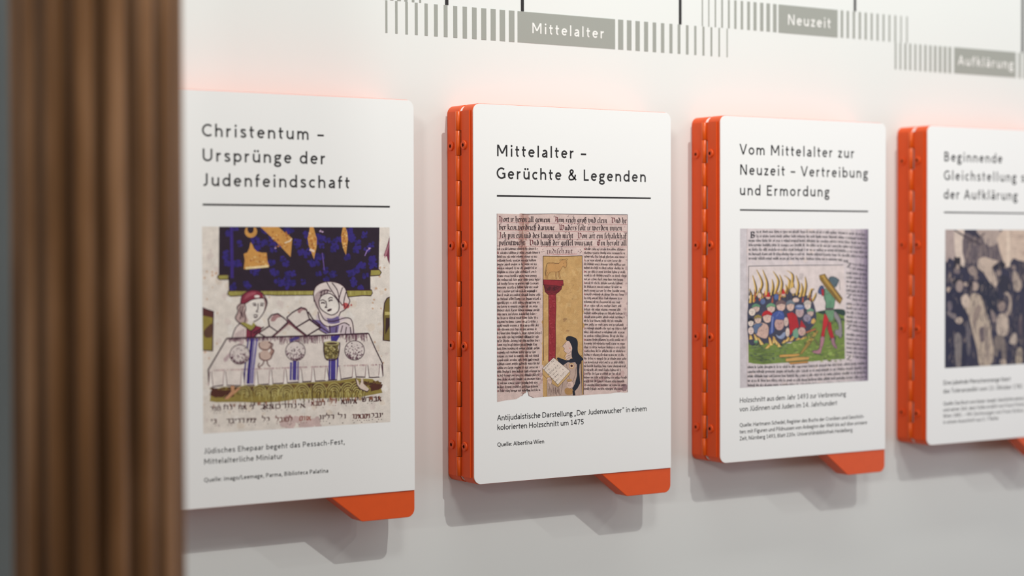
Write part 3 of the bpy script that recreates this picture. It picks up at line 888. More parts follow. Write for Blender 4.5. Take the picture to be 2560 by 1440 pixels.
        pen(s, wd, (xa, y + 14 + (x0 - xa) * .03), (xb, y + 14), 29, c, HB, nib=.13)
        for i in range(len(wd)):
            if g.random() < .6:
                s.ell(xa + (i + .5) * k, y + 27, 3.2, 3.2, c, 6, up=False)
    for _ in range(60):
        x = g.uniform(120, 1240)
        s.line([(x, 1150 + (1240 - x) * .05), (x + g.uniform(-5, 5), 1172 + (1240 - x) * .05)], 3.5, g.choice([br, srgb(150, 96, 70)]))
    for x in (900, 985, 1060, 1110, 1210, 640, 700):
        s.blob(x, 1338 - (x - 640) * .03, 4, br, g, n=5)
    return s


def picture_calf_column():
    g = random.Random(11)
    s = Sheet(clip=(30.6, 212.0, 85, 300), H=H2)
    s.frame(1200, 520, 2.88)
    ink = srgb(62, 42, 44); red = srgb(140, 52, 58); paper = srgb(214, 190, 182)
    edge = [(121, 40), (230, 43), (300, 46), (520, 42), (800, 47), (1063, 47), (1063, 1327), (1040, 1331), (1010, 1327), (975, 1330), (940, 1336), (860, 1340), (760, 1348), (690, 1352), (600, 1350), (520, 1356),
            (440, 1362), (385, 1366), (352, 1352), (338, 1300), (326, 1330), (300, 1352), (262, 1376), (180, 1386), (121, 1398)]
    s.poly(edge, paper)
    s.layer += 1
    for _ in range(520):
        x = g.uniform(130, 1040); y = g.uniform(70, 1310)
        s.blob(x, y, g.uniform(8, 26), g.choice([srgb(216, 192, 184), srgb(208, 183, 176), srgb(220, 198, 189), srgb(210, 187, 181)]), g)
    for _ in range(150):      # darker foot of the leaf
        x = g.uniform(125, 1055); y = g.uniform(1180, 1308)
        s.blob(x, y, g.uniform(8, 20), g.choice([srgb(198, 168, 162), srgb(186, 154, 150), srgb(202, 174, 166)]), g)
    s.layer += 1
    for y in range(48, 1330, 9):     # brown fold stain
        w = 24 + 10 * math.sin(y * .013) + (14 if y < 400 else 0)
        s.blob(312 + 6 * math.sin(y * .02) + g.uniform(-4, 4), y, w * g.uniform(.7, 1.1), g.choice([srgb(186, 150, 140), srgb(178, 140, 130), srgb(192, 158, 148)]), g, ry=9)
    s.layer += 1
    for y in range(50, 420, 8):
        s.blob(310 + g.uniform(-5, 5), y, 11 * g.uniform(.6, 1.1), g.choice([srgb(158, 118, 108), srgb(168, 130, 118)]), g, ry=7)
    for _ in range(50):
        s.blob(g.uniform(1030, 1052), g.uniform(1270, 1314), 8, srgb(150, 120, 122), g)
    for _ in range(60):
        s.blob(g.choice([g.uniform(123, 150), g.uniform(1040, 1060)]), g.uniform(60, 1320), g.uniform(4, 12), srgb(186, 160, 156), g)
    for a, b in (((122, 41), (122, 1396)), ((1062, 48), (1062, 1326))):
        s.line([a, b], 3, srgb(120, 98, 96))
    s.line([(300, 45), (520, 42), (800, 47), (1062, 48)], 4, srgb(80, 66, 66), up=True)
    s.line([(316, 50), (322, 110), (314, 160), (318, 230), (312, 280)], 3.5, srgb(226, 204, 188), taper=True, curve=3)
    s.poly([(314, 800), (330, 792), (326, 850), (322, 890), (312, 895), (318, 850)], srgb(228, 206, 192))
    s.line([(318, 890), (314, 990), (322, 1090), (316, 1200), (330, 1280)], 4, srgb(222, 200, 188), curve=3)
    s.line([(338, 1300), (352, 1352), (385, 1366)], 4, srgb(122, 92, 88)); s.line([(338, 1300), (300, 1352)], 4, srgb(150, 120, 112))
    # ruled red lines
    for y0, y1 in ((100, 118), (160, 170), (218, 226), (272, 280)):
        s.line([(125, y0), (600, (y0 + y1) / 2 + 3), (1060, y1)], 1.6, srgb(186, 110, 112))
    # four large lines (readable)
    s.layer += 1
    T = [('Hort ir heren all gemein · Arm reich groß vnd clein · Vnd he', 99, 110, 30), ('ber kein verdrieß darinne · Wuders ſolt ir werden innen ··', 157, 164, 30),
         ('Ich pin ein iud des laugn ich nicht · Von art ein ſchalckhaf', 215, 221, 30), ('poſentwicht · Vnd hayß der goſſel vnuzayt · Ein herolt all', 268, 271, 30)]
    for t, y0, y1, sz in T:
        pen(s, t.replace('vuz', 'vnuz'), (136, y0), (1056, y1), sz * .95, srgb(62, 44, 46), alt=srgb(104, 42, 50), nib=.104)
        for i in range(3):
            x = g.uniform(400, 1000)
            s.line([(x, y0 - 44), (x - 8, y0 - 34)], 3, ink)
    pen(s, 'judiſchayt', (480, 327), (668, 327), 25, srgb(96, 66, 68), nib=.09)
    s.line([(490, 331), (560, 333), (700, 331)], 2.5, srgb(180, 80, 84))
    for x, y in ((708, 312), (722, 302), (722, 322), (730, 312), (452, 300), (446, 316), (460, 312)):
        s.ell(x, y, 3.2, 3.2, ink, 6, up=False)
    # the two columns of tiny script, too small to read
    rr = srgb(150, 60, 66)
    for i in range(38):
        y = 304 + i * 27.6
        scribble(s, (122, y), (446, y - 2 + (y - 300) * -.004), 13.6, ink, g, red=rr if i % 2 else None, ragged=.12)
    for i in range(38):
        y = 303 + i * 27.2
        scribble(s, (748, y), (1060, y + 4 - (i * .1)), 13.4, ink, g, red=rr if i % 3 == 0 else None, ragged=.14)
    # gold panel
    s.poly([(454, 346), (600, 347), (736, 343), (738, 600), (740, 900), (744, 1344), (600, 1352), (456, 1360), (456, 1130), (445, 1130), (452, 800)], srgb(200, 160, 104))
    s.layer += 1
    for _ in range(240):
        s.blob(g.uniform(465, 728), g.uniform(355, 1330), g.uniform(8, 30), g.choice([srgb(204, 164, 108), srgb(195, 154, 98), srgb(207, 169, 114), srgb(199, 158, 103)]), g)
    for x, y, r in ((612, 800, 22), (606, 815, 10), (630, 885, 16)):
        s.blob(x, y, r, srgb(172, 132, 88), g, ry=r * .5)
    for x, y in ((673, 556), (664, 655), (700, 354), (690, 1190), (640, 700)):
        s.ell(x, y, 2.2, 2.2, ink, 6, up=False)
    for p in ([(454, 346), (600, 348), (736, 344)], [(735, 343), (738, 600), (740, 900), (745, 1344)], [(454, 346), (453, 800), (457, 1100)], [(456, 1200), (456, 1360)], [(728, 1060), (734, 1345)]):
        s.line(p, 4.2, srgb(70, 48, 36), up=False)
    # calf
    s.frame(1340, 620, 3.79)
    bro = srgb(84, 56, 36)
    s.smooth([(108, 172), (118, 148), (150, 138), (195, 146), (220, 140), (232, 120), (258, 112), (290, 120), (292, 152), (284, 184), (264, 186), (254, 170), (244, 192), (232, 215), (228, 250), (232, 292), (222, 292), (205, 232), (196, 232), (192, 292), (184, 290), (182, 230), (140, 232), (118, 250), (108, 290), (98, 288), (106, 235), (96, 290), (86, 288), (92, 235), (100, 205)], srgb(196, 148, 92), n=2)
    s.layer += 1
    for p in ([(96, 262), (84, 240), (92, 190), (104, 150), (120, 140), (150, 136), (195, 148), (220, 142), (236, 118), (262, 112)], [(222, 122), (232, 106), (262, 112), (288, 104), (298, 108), (284, 124), (292, 150), (284, 182), (268, 188), (256, 168)],
              [(256, 168), (242, 194), (228, 214), (200, 226), (150, 226), (128, 236), (112, 262), (112, 292)], [(98, 210), (92, 240), (86, 290)], [(108, 230), (98, 262), (98, 292)], [(186, 228), (184, 262), (190, 296)], [(198, 228), (198, 262), (196, 296)],
              [(215, 222), (210, 250), (222, 292)], [(228, 214), (222, 248), (238, 296)], [(262, 150), (258, 142)], [(262, 178), (272, 182)], [(270, 132), (276, 136)], [(104, 152), (96, 200), (84, 262)]):
        s.line(p, 2.6, bro, curve=3)
    for k in range(22):
        s.line([(112 + k * 5, 141 + g.uniform(-2, 2)), (110 + k * 5, 150)], 1.6, bro)
    # red column
    crim = srgb(146, 42, 50); drk = srgb(64, 26, 30)
    s.poly([(118, 430), (186, 426), (190, 560), (184, 720), (186, 900), (182, 1070), (118, 1078), (120, 760)], crim)
    s.poly([(74, 346), (246, 358), (238, 392), (214, 418), (188, 436), (112, 440), (84, 414)], srgb(112, 34, 42))
    s.poly([(68, 300), (256, 306), (258, 352), (236, 362), (150, 352), (70, 346)], crim)
    s.poly([(106, 424), (196, 420), (192, 440), (112, 444)], srgb(132, 38, 46))
    s.layer += 1
    for _ in range(120):
        s.blob(g.uniform(122, 180), g.uniform(446, 1060), g.uniform(3, 8), g.choice([srgb(166, 66, 74), srgb(132, 34, 42), srgb(156, 52, 58)]), g)
    for _ in range(40):
        s.line(arc(g.uniform(92, 224), g.uniform(370, 402), g.uniform(6, 13), g.uniform(6, 12), g.uniform(0, 180), g.uniform(200, 340), 5), 2.4, drk)
    for p in ([(68, 300), (256, 306), (259, 350), (236, 364), (150, 353), (70, 347), (68, 300)], [(74, 347), (84, 414), (112, 440), (188, 436), (214, 418), (240, 390), (246, 360)], [(118, 440), (120, 760), (118, 1078)], [(186, 436), (190, 560), (184, 720), (187, 900), (183, 1066)],
              [(106, 424), (150, 430), (198, 420)], [(238, 345), (262, 352), (252, 362)]):
        s.line(p, 3.4, drk)
    # robed reader looking up
    s.poly([(104, 1250), (200, 1150), (250, 1100), (330, 1055), (392, 1072), (420, 1080), (428, 1200), (436, 1394), (330, 1400), (104, 1404)], srgb(186, 160, 146))
    s.poly([(62, 1180), (102, 1200), (106, 1404), (66, 1406)], srgb(196, 156, 100))
    s.smooth([(270, 1345), (290, 1325), (330, 1330), (352, 1352), (340, 1385), (300, 1392), (276, 1376)], srgb(176, 134, 84))
    s.poly([(386, 1105), (416, 1070), (408, 1180), (418, 1282), (392, 1330), (362, 1362), (342, 1335), (366, 1290), (388, 1210)], srgb(34, 36, 46))
    s.poly([(344, 1350), (366, 1352), (372, 1396), (350, 1398)], srgb(30, 30, 40))
    skin = srgb(214, 184, 170)
    s.poly([(296, 990), (336, 960), (350, 1010), (318, 1050), (292, 1064), (276, 1040)], skin)
    s.smooth([(288, 884), (320, 880), (345, 930), (335, 975), (312, 998), (282, 992), (266, 972), (270, 958), (262, 944), (250, 930), (268, 908)], skin)
    s.smooth([(284, 870), (287, 846), (312, 834), (352, 842), (384, 862), (396, 900), (394, 960), (404, 1000), (442, 1044), (446, 1056), (428, 1076), (424, 1094), (398, 1108), (376, 1092), (362, 1062), (340, 1036), (336, 990), (342, 950), (332, 918), (314, 884), (296, 880)], srgb(32, 34, 44), n=3)
    s.poly([(196, 1046), (206, 1036), (222, 1040), (250, 1052), (290, 1064), (330, 1050), (360, 1040), (372, 1080), (330, 1088), (304, 1080), (276, 1098), (250, 1116), (226, 1106), (214, 1078)], srgb(34, 37, 50))
    s.poly([(276, 1040), (300, 1010), (334, 1012), (340, 1040), (312, 1062), (290, 1062)], srgb(206, 178, 162))
    s.ell(337, 1118, 26, 27, srgb(196, 150, 92), 18); s.ell(337, 1118, 19, 20, srgb(222, 196, 170), 16); s.ell(337, 1117, 12, 12, srgb(74, 30, 28), 12)
    s.layer += 1
    for p in ([(288, 884), (268, 908), (250, 930), (262, 942), (270, 956), (262, 968), (272, 984), (290, 996), (312, 998), (334, 975)], [(272, 914), (284, 908)], [(280, 1000), (268, 1028), (262, 1044)], [(270, 1046), (300, 1022), (330, 1012)], [(286, 1058), (316, 1034)],
              [(250, 1100), (230, 1180), (262, 1260)], [(420, 1080), (428, 1200), (436, 1394)], [(408, 1180), (418, 1282)], [(262, 1230), (250, 1300), (232, 1396)], [(160, 1300), (172, 1396)], [(186, 1320), (196, 1398)], [(120, 1280), (140, 1398)], [(104, 1250), (104, 1404)], [(218, 1330), (222, 1398)],
              [(288, 1100), (300, 1180), (320, 1250)], [(330, 1240), (322, 1300)], [(380, 1130), (372, 1200), (350, 1262)]):
        s.line(p, 2.6, srgb(72, 52, 46))
    s.blob(320, 950, 9, srgb(208, 150, 136), g); 
    for _ in range(40):
        x = g.uniform(112, 215)
        s.line([(x, g.uniform(1320, 1350)), (x + 5, g.uniform(1360, 1396))], 1.6, srgb(110, 86, 78))
    # book held open, hands
    s.poly([(60, 1142), (206, 1296), (208, 1322), (150, 1286), (62, 1196)], srgb(196, 158, 104)); s.poly([(206, 1296), (322, 1166), (322, 1196), (208, 1322)], srgb(206, 170, 116))
    s.poly([(60, 1140), (166, 1038), (322, 1166), (206, 1296)], srgb(226, 210, 196))
    s.line([(60, 1140), (166, 1038), (322, 1166), (206, 1296)], 3, ink, up=True, closed=True); s.line([(60, 1146), (62, 1196), (150, 1286), (208, 1322), (322, 1196), (322, 1166)], 2.6, ink); s.line([(206, 1296), (208, 1322)], 2.6, ink)
    for r in range(5):
        for c in range(6):
            u = .1 + r * .19; v = .1 + c * .145
            x = 60 + 106 * u + 146 * v; y = 1140 - 102 * u + 156 * v
            k = g.choice(['b', 'y', 's', 'l', 'n', 'k', 'r', 'm'])
            for st in HB[k][1]:
                s.nib([(x + (q[0] - .5) * 15 + (q[1] - .5) * 12, y + (q[0] - .5) * 16 - (q[1] - .5) * 12) for q in st], 1.5, -1.4, ink)
    s.smooth([(104, 1244), (112, 1226), (140, 1232), (150, 1262), (144, 1292), (120, 1280)], skin); s.smooth([(290, 1292), (302, 1270), (340, 1262), (358, 1290), (350, 1320), (318, 1330), (296, 1316)], skin)
    s.smooth([(290, 1262), (300, 1244), (330, 1242), (340, 1258), (318, 1268)], srgb(186, 146, 96))
    s.layer += 1
    for k in range(4):
        s.line([(294 + k, 1282 + k * 12), (326, 1284 + k * 10)], 2, ink); s.line([(108 + k * 10, 1262), (122 + k * 8, 1236)], 2, ink)
    s.line([(104, 1244), (112, 1226), (140, 1232), (150, 1262), (144, 1292)], 2.4, ink, curve=3); s.line([(290, 1292), (302, 1270), (340, 1262), (358, 1290), (350, 1320), (318, 1330)], 2.4, ink, curve=3)
    return s


def picture_woodcut():
    g = random.Random(21)
    s = Sheet(clip=(31.2, 245.0, 90.2, 283.8), H=H3)
    s.frame(1820, 550, 3.273)
    ink = srgb(48, 46, 52); paper = srgb(216, 204, 204)
    s.poly([(80, 40), (1160, 40), (1160, 1330), (80, 1400)], paper)
    s.layer += 1
    cols = [(205, 192, 196), (192, 178, 186), (172, 158, 170), (146, 132, 150), (112, 98, 120)]
    for i, x in enumerate((1000, 1040, 1080, 1112, 1132)):      # page curling into the book's gutter
        s.poly([(x + 6 * math.sin(y * .01), y) for y in range(60, 1400, 60)] + [(1170, 1400), (1170, 60)], srgb(*cols[i]))
    s.layer += 1
    for _ in range(160):
        s.blob(g.uniform(105, 1000), g.uniform(70, 1350), g.uniform(8, 30), g.choice([srgb(220, 208, 206), srgb(212, 199, 198), srgb(222, 207, 202)]), g)
    s.poly([(95, 60), (155, 66), (160, 1380), (95, 1390)], srgb(206, 198, 200))
    s.line([(156, 66), (150, 500), (157, 1360)], 3, srgb(190, 170, 168))
    # text lines of the page (too small to read)
    s.layer += 1
    for i in range(7):
        y = 106 + i * 36.5
        xe = 1145 if i < 6 else 990
        for (a, b) in (((232 if i < 2 else 168, y), (640, y + 1)), ((640, y + 1), (900, y + 8)), ((900, y + 8), (xe, y + 24))):
            scribble(s, a, b, 17, ink, g, ragged=0.01)
    pen(s, 'B', (178, 146), (222, 146), 48, ink, {'B': (.7, [[(.2, 1), (.2, .05)], [(.1, 1), (.5, 1), (.58, .75), (.3, .55), (.62, .35), (.55, .05), (.1, .05)]]), ' ': (.3, [])}, nib=.12)
    for i in range(5):
        y = 1215 + i * 37
        for (a, b) in (((160, y), (600, y - 6)), ((600, y - 6), (1143, y - 34))):
            scribble(s, a, b, 17, ink, g, ragged=0.01)
    for i in range(22):
        y = 365 + i * 36
        ind = 50 if i % 7 in (0, 1) else 0
        scribble(s, (968 + ind, y + 4), (1143, y + 20), 16, ink, g, ragged=0.02)
        if i % 7 == 0:
            s.line([(972, y - 16), (1006, y - 10), (976, y + 22), (1006, y + 26)], 7, ink)
    s.line([(168, 378), (500, 372), (942, 368)], 5, ink); s.line([(168, 378), (165, 800), (170, 1172)], 5, ink)
    # coloured woodcut
    s.frame(1860, 660, 5.333)
    def P(pts, c, o=3.5):
        s.poly(pts, srgb(*c))
        if o:
            s.line(pts, o, ink, closed=True)

    def W(pts, c, n=3, o=4.0):
        s.smooth(pts, srgb(*c), n)
        if o:
            s.line(spline(pts, n, True), o, ink, closed=True)
            xs = [p[0] for p in pts]; ys = [p[1] for p in pts]
            for _ in range(int((max(xs) - min(xs)) / 16)):      # engraver's hatching along the lower right side
                x = g.uniform((min(xs) + max(xs)) / 2, max(xs) - 8); y = g.uniform(min(ys) + 10, max(ys) - 24)
                s.line([(x, y), (x - 7, y + 18)], 2.4, ink)
    P([(66, 36), (1330, 24), (1338, 600), (1200, 598), (1000, 620), (700, 560), (66, 520)], (222, 208, 204), 0)
    P([(58, 1040), (300, 1020), (620, 1060), (900, 820), (960, 640), (1060, 616), (1180, 600), (1338, 612), (1345, 1268), (1100, 1280), (900, 1300), (500, 1320), (250, 1338), (120, 1328), (60, 1312)], (116, 138, 64), 0)
    s.layer += 1
    for _ in range(230):
        x = g.uniform(80, 1330); y = g.uniform(1060, 1300)
        s.blob(x, y, g.uniform(8, 34), g.choice([srgb(118, 130, 68), srgb(136, 152, 76), srgb(152, 166, 90), srgb(98, 108, 68)] if x > 650 else [srgb(84, 98, 70), srgb(104, 120, 72), srgb(122, 138, 86)]), g, ry=10)
    for _ in range(70):
        s.blob(g.uniform(930, 1330), g.uniform(640, 1000), g.uniform(10, 30), g.choice([srgb(98, 118, 62), srgb(116, 138, 66), srgb(70, 86, 62)]), g)
    s.smooth([(980, 640), (1060, 618), (1200, 600), (1338, 612), (1338, 690), (1200, 650), (1060, 670)], srgb(44, 66, 58))
    for _ in range(26):
        s.blob(g.uniform(90, 560), g.uniform(1048, 1085), 24, srgb(48, 54, 62), g, ry=8)
    for k in range(48):
        y = 1100 + k * 4.6
        x = g.uniform(70, 260)
        s.line([(x, y), (x + g.uniform(60, 200), y - 3)], 2.4, srgb(58, 66, 52))
    # crowd ground tone and flames
    W([(60, 480), (200, 400), (420, 380), (640, 360), (860, 430), (940, 560), (960, 760), (860, 900), (780, 1000), (500, 1060), (200, 1050), (58, 1040)], (66, 66, 84), 3, 0)
    s.layer += 1
    fl = [((120, 500), (150, 330), (112, 150)), ((170, 420), (235, 260), (165, 75)), ((290, 420), (300, 250), (245, 75)), ((400, 400), (450, 230), (385, 95)), ((470, 400), (500, 260), (470, 140)), ((560, 400), (600, 230), (530, 150)),
          ((620, 330), (640, 150), (565, 85)), ((690, 420), (720, 280), (690, 150)), ((790, 430), (820, 290), (812, 170)), ((860, 450), (900, 330), (930, 350)), ((80, 520), (90, 420), (70, 330)), ((230, 470), (215, 380), (200, 320)),
          ((520, 430), (560, 340), (550, 270)), ((660, 420), (650, 320), (655, 240)), ((360, 420), (380, 300), (372, 200)), ((740, 440), (770, 330), (760, 250)), ((900, 500), (940, 430), (960, 380))]
    for a, m, t in fl:
        for w, c, dx in ((44, (56, 48, 44), 12), (34, (204, 160, 76), 0), (14, (232, 202, 128), -6)):
            s.layer += (1 if w == 44 else 0)
            pts = spline([(a[0] + dx, a[1]), (m[0] + dx, m[1]), (t[0] + dx * .3, t[1])], 6)
            n = len(pts)
            Lp = [(p[0] - w * .5 * (1 - i / n) ** .7, p[1]) for i, p in enumerate(pts)]
            Rp = [(p[0] + w * .5 * (1 - i / n) ** .7, p[1]) for i, p in enumerate(pts)]
            s.poly(Lp + Rp[::-1], srgb(*c), True)
    for _ in range(44):
        x = g.uniform(70, 930); y = g.uniform(380, 480)
        s.poly([(x - 12, y + 40), (x + g.uniform(-10, 10), y - 60), (x + 12, y + 40)], srgb(*g.choice([(50, 48, 54), (210, 166, 84), (64, 58, 58), (188, 92, 60)])), g.random() < .2)
    for k in range(4):
        s.line([(730 + k * 14, 210), (748 + k * 14, 125)], 3, ink)
    # the figures: heads with hats and cloaks
    heads = [(205, 420, 26, 34, (216, 190, 176), None), (320, 440, 30, 30, (214, 180, 160), (190, 40, 40, 'cone')), (524, 400, 28, 30, (210, 176, 160), (196, 44, 44, 'cone')), (655, 355, 40, 42, (222, 200, 184), None), (250, 500, 34, 40, (96, 110, 150), None), (430, 440, 30, 40, (86, 106, 160), None),
             (160, 590, 46, 50, (214, 186, 172), (96, 142, 108, 'cap')), (108, 640, 44, 50, (226, 210, 196), None), (360, 590, 52, 56, (218, 190, 176), (112, 156, 118, 'cap')), (492, 560, 58, 66, (214, 182, 168), (120, 96, 96, 'cap')), (618, 560, 50, 66, (214, 184, 170), (112, 122, 132, 'cap')),
             (742, 640, 54, 70, (190, 164, 164), (98, 118, 164, 'turban')), (848, 550, 42, 56, (222, 206, 196), (200, 190, 180, 'cap')), (885, 650, 40, 48, (206, 180, 168), (104, 148, 122, 'cap')), (185, 740, 44, 52, (216, 188, 170), (150, 130, 70, 'cap')), (90, 780, 36, 52, (224, 208, 196), (34, 36, 46, 'cap')), (92, 890, 38, 50, (216, 196, 188), None),
             (310, 710, 58, 74, (216, 186, 172), (184, 38, 40, 'cap')), (560, 770, 30, 60, (214, 190, 178), None), (470, 800, 62, 84, (196, 160, 152), None), (690, 480, 44, 30, (214, 188, 176), None), (770, 900, 50, 56, (206, 170, 160), None), (580, 910, 26, 60, (222, 204, 190), None), (840, 720, 50, 50, (150, 142, 158), None)]
    W([(130, 800), (200, 780), (300, 800), (330, 880), (300, 990), (200, 970), (130, 900)], (206, 172, 158)); W([(120, 830), (170, 790), (250, 800), (190, 860), (170, 930), (130, 900)], (96, 112, 142))
    P([(570, 660), (640, 640), (700, 680), (735, 840), (650, 900), (610, 960), (600, 800)], (176, 38, 44)); P([(760, 740), (830, 850), (740, 850)], (178, 44, 50))
    P([(650, 890), (700, 850), (735, 900), (720, 990), (650, 980)], (118, 160, 134)); P([(140, 980), (185, 985), (180, 1050), (130, 1050)], (112, 160, 112)); P([(800, 700), (900, 700), (910, 790), (850, 800)], (84, 96, 136))
    for (x, y, rx, ry, fc, hat) in heads:
        s.ell(x, y, rx + 4, ry + 4, ink, 16); s.ell(x, y, rx, ry, srgb(*fc), 16)
        s.layer += 1
        if ry >= 45:
            s.line([(x - rx * .5, y - ry * .08), (x - rx * .15, y - ry * .12)], 4, ink); s.line([(x + rx * .15, y - ry * .12), (x + rx * .5, y - ry * .08)], 4, ink)
            s.line([(x, y - ry * .1), (x + rx * .1, y + ry * .22), (x - rx * .1, y + ry * .26)], 3, srgb(120, 84, 80)); s.line([(x - rx * .3, y + ry * .5), (x + rx * .3, y + ry * .5)], 4, srgb(130, 70, 70))
        if hat:
            c = srgb(*hat[:3])
            if hat[3] == 'cone':
                s.poly([(x - rx, y), (x, y - ry * 2.6), (x + rx * 1.1, y)], c)
            elif hat[3] == 'turban':
                s.ell(x, y - ry * .9, rx * 1.2, ry * .5, c, 16); s.ell(x, y - ry * 1.1, rx * .8, ry * .25, srgb(150, 160, 190), 12)
                s.line([(x - rx, y - ry * .8), (x + rx, y - ry * .9)], 4, ink)
            else:
                s.smooth([(x - rx * 1.15, y - ry * .1), (x - rx, y - ry * .8), (x, y - ry * 1.25), (x + rx, y - ry * .8), (x + rx * 1.1, y - ry * .3), (x, y - ry * .5)], c, 3)
                s.line([(x - rx * 1.1, y - ry * .15), (x, y - ry * .48), (x + rx * 1.1, y - ry * .28)], 4, ink)
    W([(365, 690), (410, 640), (480, 618), (530, 650), (535, 735), (470, 742), (425, 740), (405, 800), (400, 900), (345, 945), (330, 920), (355, 800)], (70, 88, 152)); W([(420, 930), (470, 960), (540, 900), (552, 950), (510, 1000), (450, 985)], (150, 162, 190))
    s.line([(385, 700), (375, 800), (370, 920)], 9, srgb(150, 164, 206)); s.line([(405, 735), (400, 850)], 5, ink); s.line([(430, 700), (470, 640), (510, 680)], 5, srgb(124, 138, 190))
    s.layer += 1
    for k in range(70):      # hatch
        x = g.uniform(80, 900); y = g.uniform(480, 1000)
        s.line([(x, y), (x + g.uniform(-10, 14), y + g.uniform(14, 34))], 2.6, ink)
    for (x, y, dx, dy) in ((170, 1020, -40, -90), (240, 1080, -60, -110), (300, 1130, 30, -60), (360, 1090, -30, -120), (400, 1060, -10, -100), (450, 1080, -60, -100), (470, 1110, -20, -60), (560, 1040, 30, -70), (620, 1030, 30, -70), (700, 1020, 30, -40), (760, 1010, 60, -50), (90, 1010, -10, -70), (520, 1060, 20, -50)):
        s.poly([(x - 24, y), (x + dx - 6, y + dy), (x + dx + 22, y + dy + 18), (x + 26, y - 8)], srgb(206, 164, 84)); s.poly([(x - 12, y - 4), (x + dx + 4, y + dy + 16), (x + 12, y - 10)], srgb(234, 206, 134)); s.line([(x - 24, y), (x + dx - 6, y + dy)], 4, srgb(96, 60, 40))
    # logs
    for p, c in (([(470, 1210), (730, 1196), (745, 1222), (660, 1236), (475, 1246)], (206, 158, 84)), ([(550, 1262), (700, 1240), (870, 1236), (862, 1276), (560, 1304)], (204, 160, 92)), ([(590, 1312), (850, 1292), (856, 1320), (620, 1338)], (196, 142, 74)),
                 ([(740, 1196), (830, 1060), (960, 880), (994, 896), (880, 1070), (770, 1206)], (160, 132, 66)), ([(850, 900), (870, 890), (1000, 1080), (980, 1086)], (124, 126, 70)), ([(900, 740), (935, 720), (960, 760), (930, 800), (890, 790)], (214, 170, 96)), ([(820, 905), (960, 850), (950, 880), (830, 925)], (190, 110, 70))):
        P(p, c); s.line(p, 4, ink, up=True, closed=True)
    s.layer += 1
    for _ in range(50):
        s.blob(g.uniform(790, 960), g.uniform(900, 1060), g.uniform(5, 12), g.choice([srgb(120, 120, 64), srgb(64, 70, 48), srgb(188, 168, 84)]), g)
    # man carrying the bundle of wood
    W([(1200, 620), (1262, 680), (1296, 780), (1310, 900), (1290, 990), (1262, 960), (1218, 940), (1216, 880), (1262, 872), (1250, 780), (1200, 700)], (146, 138, 142))
    P([(1070, 660), (1130, 700), (1120, 800), (1080, 880), (1070, 975), (1024, 975), (1040, 880), (1052, 760)], (192, 40, 44)); P([(1120, 760), (1160, 780), (1170, 860), (1204, 990), (1160, 1006), (1128, 930), (1112, 850)], (176, 36, 42))
    W([(1020, 975), (1072, 978), (1060, 1060), (1036, 1130), (1020, 1190), (960, 1196), (904, 1170), (930, 1150), (990, 1140), (1012, 1070)], (176, 124, 136)); W([(1160, 1000), (1204, 990), (1216, 1060), (1242, 1110), (1226, 1132), (1180, 1080)], (160, 116, 130))
    W([(1085, 615), (1180, 600), (1200, 640), (1190, 740), (1160, 762), (1130, 740), (1100, 680)], (112, 152, 114)); W([(1066, 380), (1110, 340), (1180, 360), (1214, 440), (1204, 560), (1180, 604), (1088, 606), (1090, 520), (1066, 460)], (104, 148, 116))
    P([(1084, 590), (1190, 590), (1190, 612), (1084, 614)], (96, 76, 84)); W([(1010, 300), (1050, 290), (1070, 340), (1064, 420), (1030, 410), (985, 380)], (70, 84, 122)); P([(1028, 330), (1064, 340), (1066, 425), (1040, 430)], (176, 40, 50))
    W([(1130, 190), (1170, 168), (1230, 184), (1262, 220), (1230, 300), (1186, 312), (1146, 260)], (86, 104, 112)); W([(1060, 260), (1090, 230), (1130, 240), (1120, 300), (1080, 310)], (214, 184, 172)); W([(1074, 330), (1130, 340), (1140, 380), (1090, 400)], (116, 156, 126))
    P([(1000, 150), (1080, 130), (1110, 190), (1316, 460), (1280, 536), (1240, 500), (1100, 330), (1012, 210)], (150, 118, 52)); P([(1030, 150), (1070, 150), (1300, 470), (1280, 500), (1060, 220)], (204, 164, 80))
    s.layer += 1
    for k in range(6):
        s.line([(1010 + k * 15, 190 - k * 8), (1250 + k * 11, 505 - k * 9)], 4, srgb(88, 66, 34))
    for p in ([(1262, 200), (1275, 260), (1276, 350)], [(1066, 380), (1090, 520), (1088, 606)], [(1214, 440), (1204, 560), (1186, 604)], [(1052, 760), (1040, 880), (1020, 975), (1012, 1070), (990, 1140), (904, 1168)], [(1204, 990), (1216, 1060), (1244, 1112)], [(1130, 760), (1112, 850), (1070, 980)],
              [(1200, 620), (1262, 690), (1300, 790), (1310, 980)], [(1130, 190), (1170, 166), (1232, 184), (1270, 222)], [(1110, 850), (1130, 930), (1160, 1006)]):
        s.line(p, 5, ink, curve=3)
    s.line([(936, 1190), (1040, 1216), (1060, 1190)], 8, srgb(52, 66, 60)); s.blob(1150, 1195, 26, srgb(164, 190, 96), g)
    for k in range(24):
        x = g.uniform(860, 1320); y = g.uniform(1100, 1270)
        s.line([(x, y), (x + g.uniform(20, 60), y - 5)], 3, srgb(70, 92, 52))
    return s


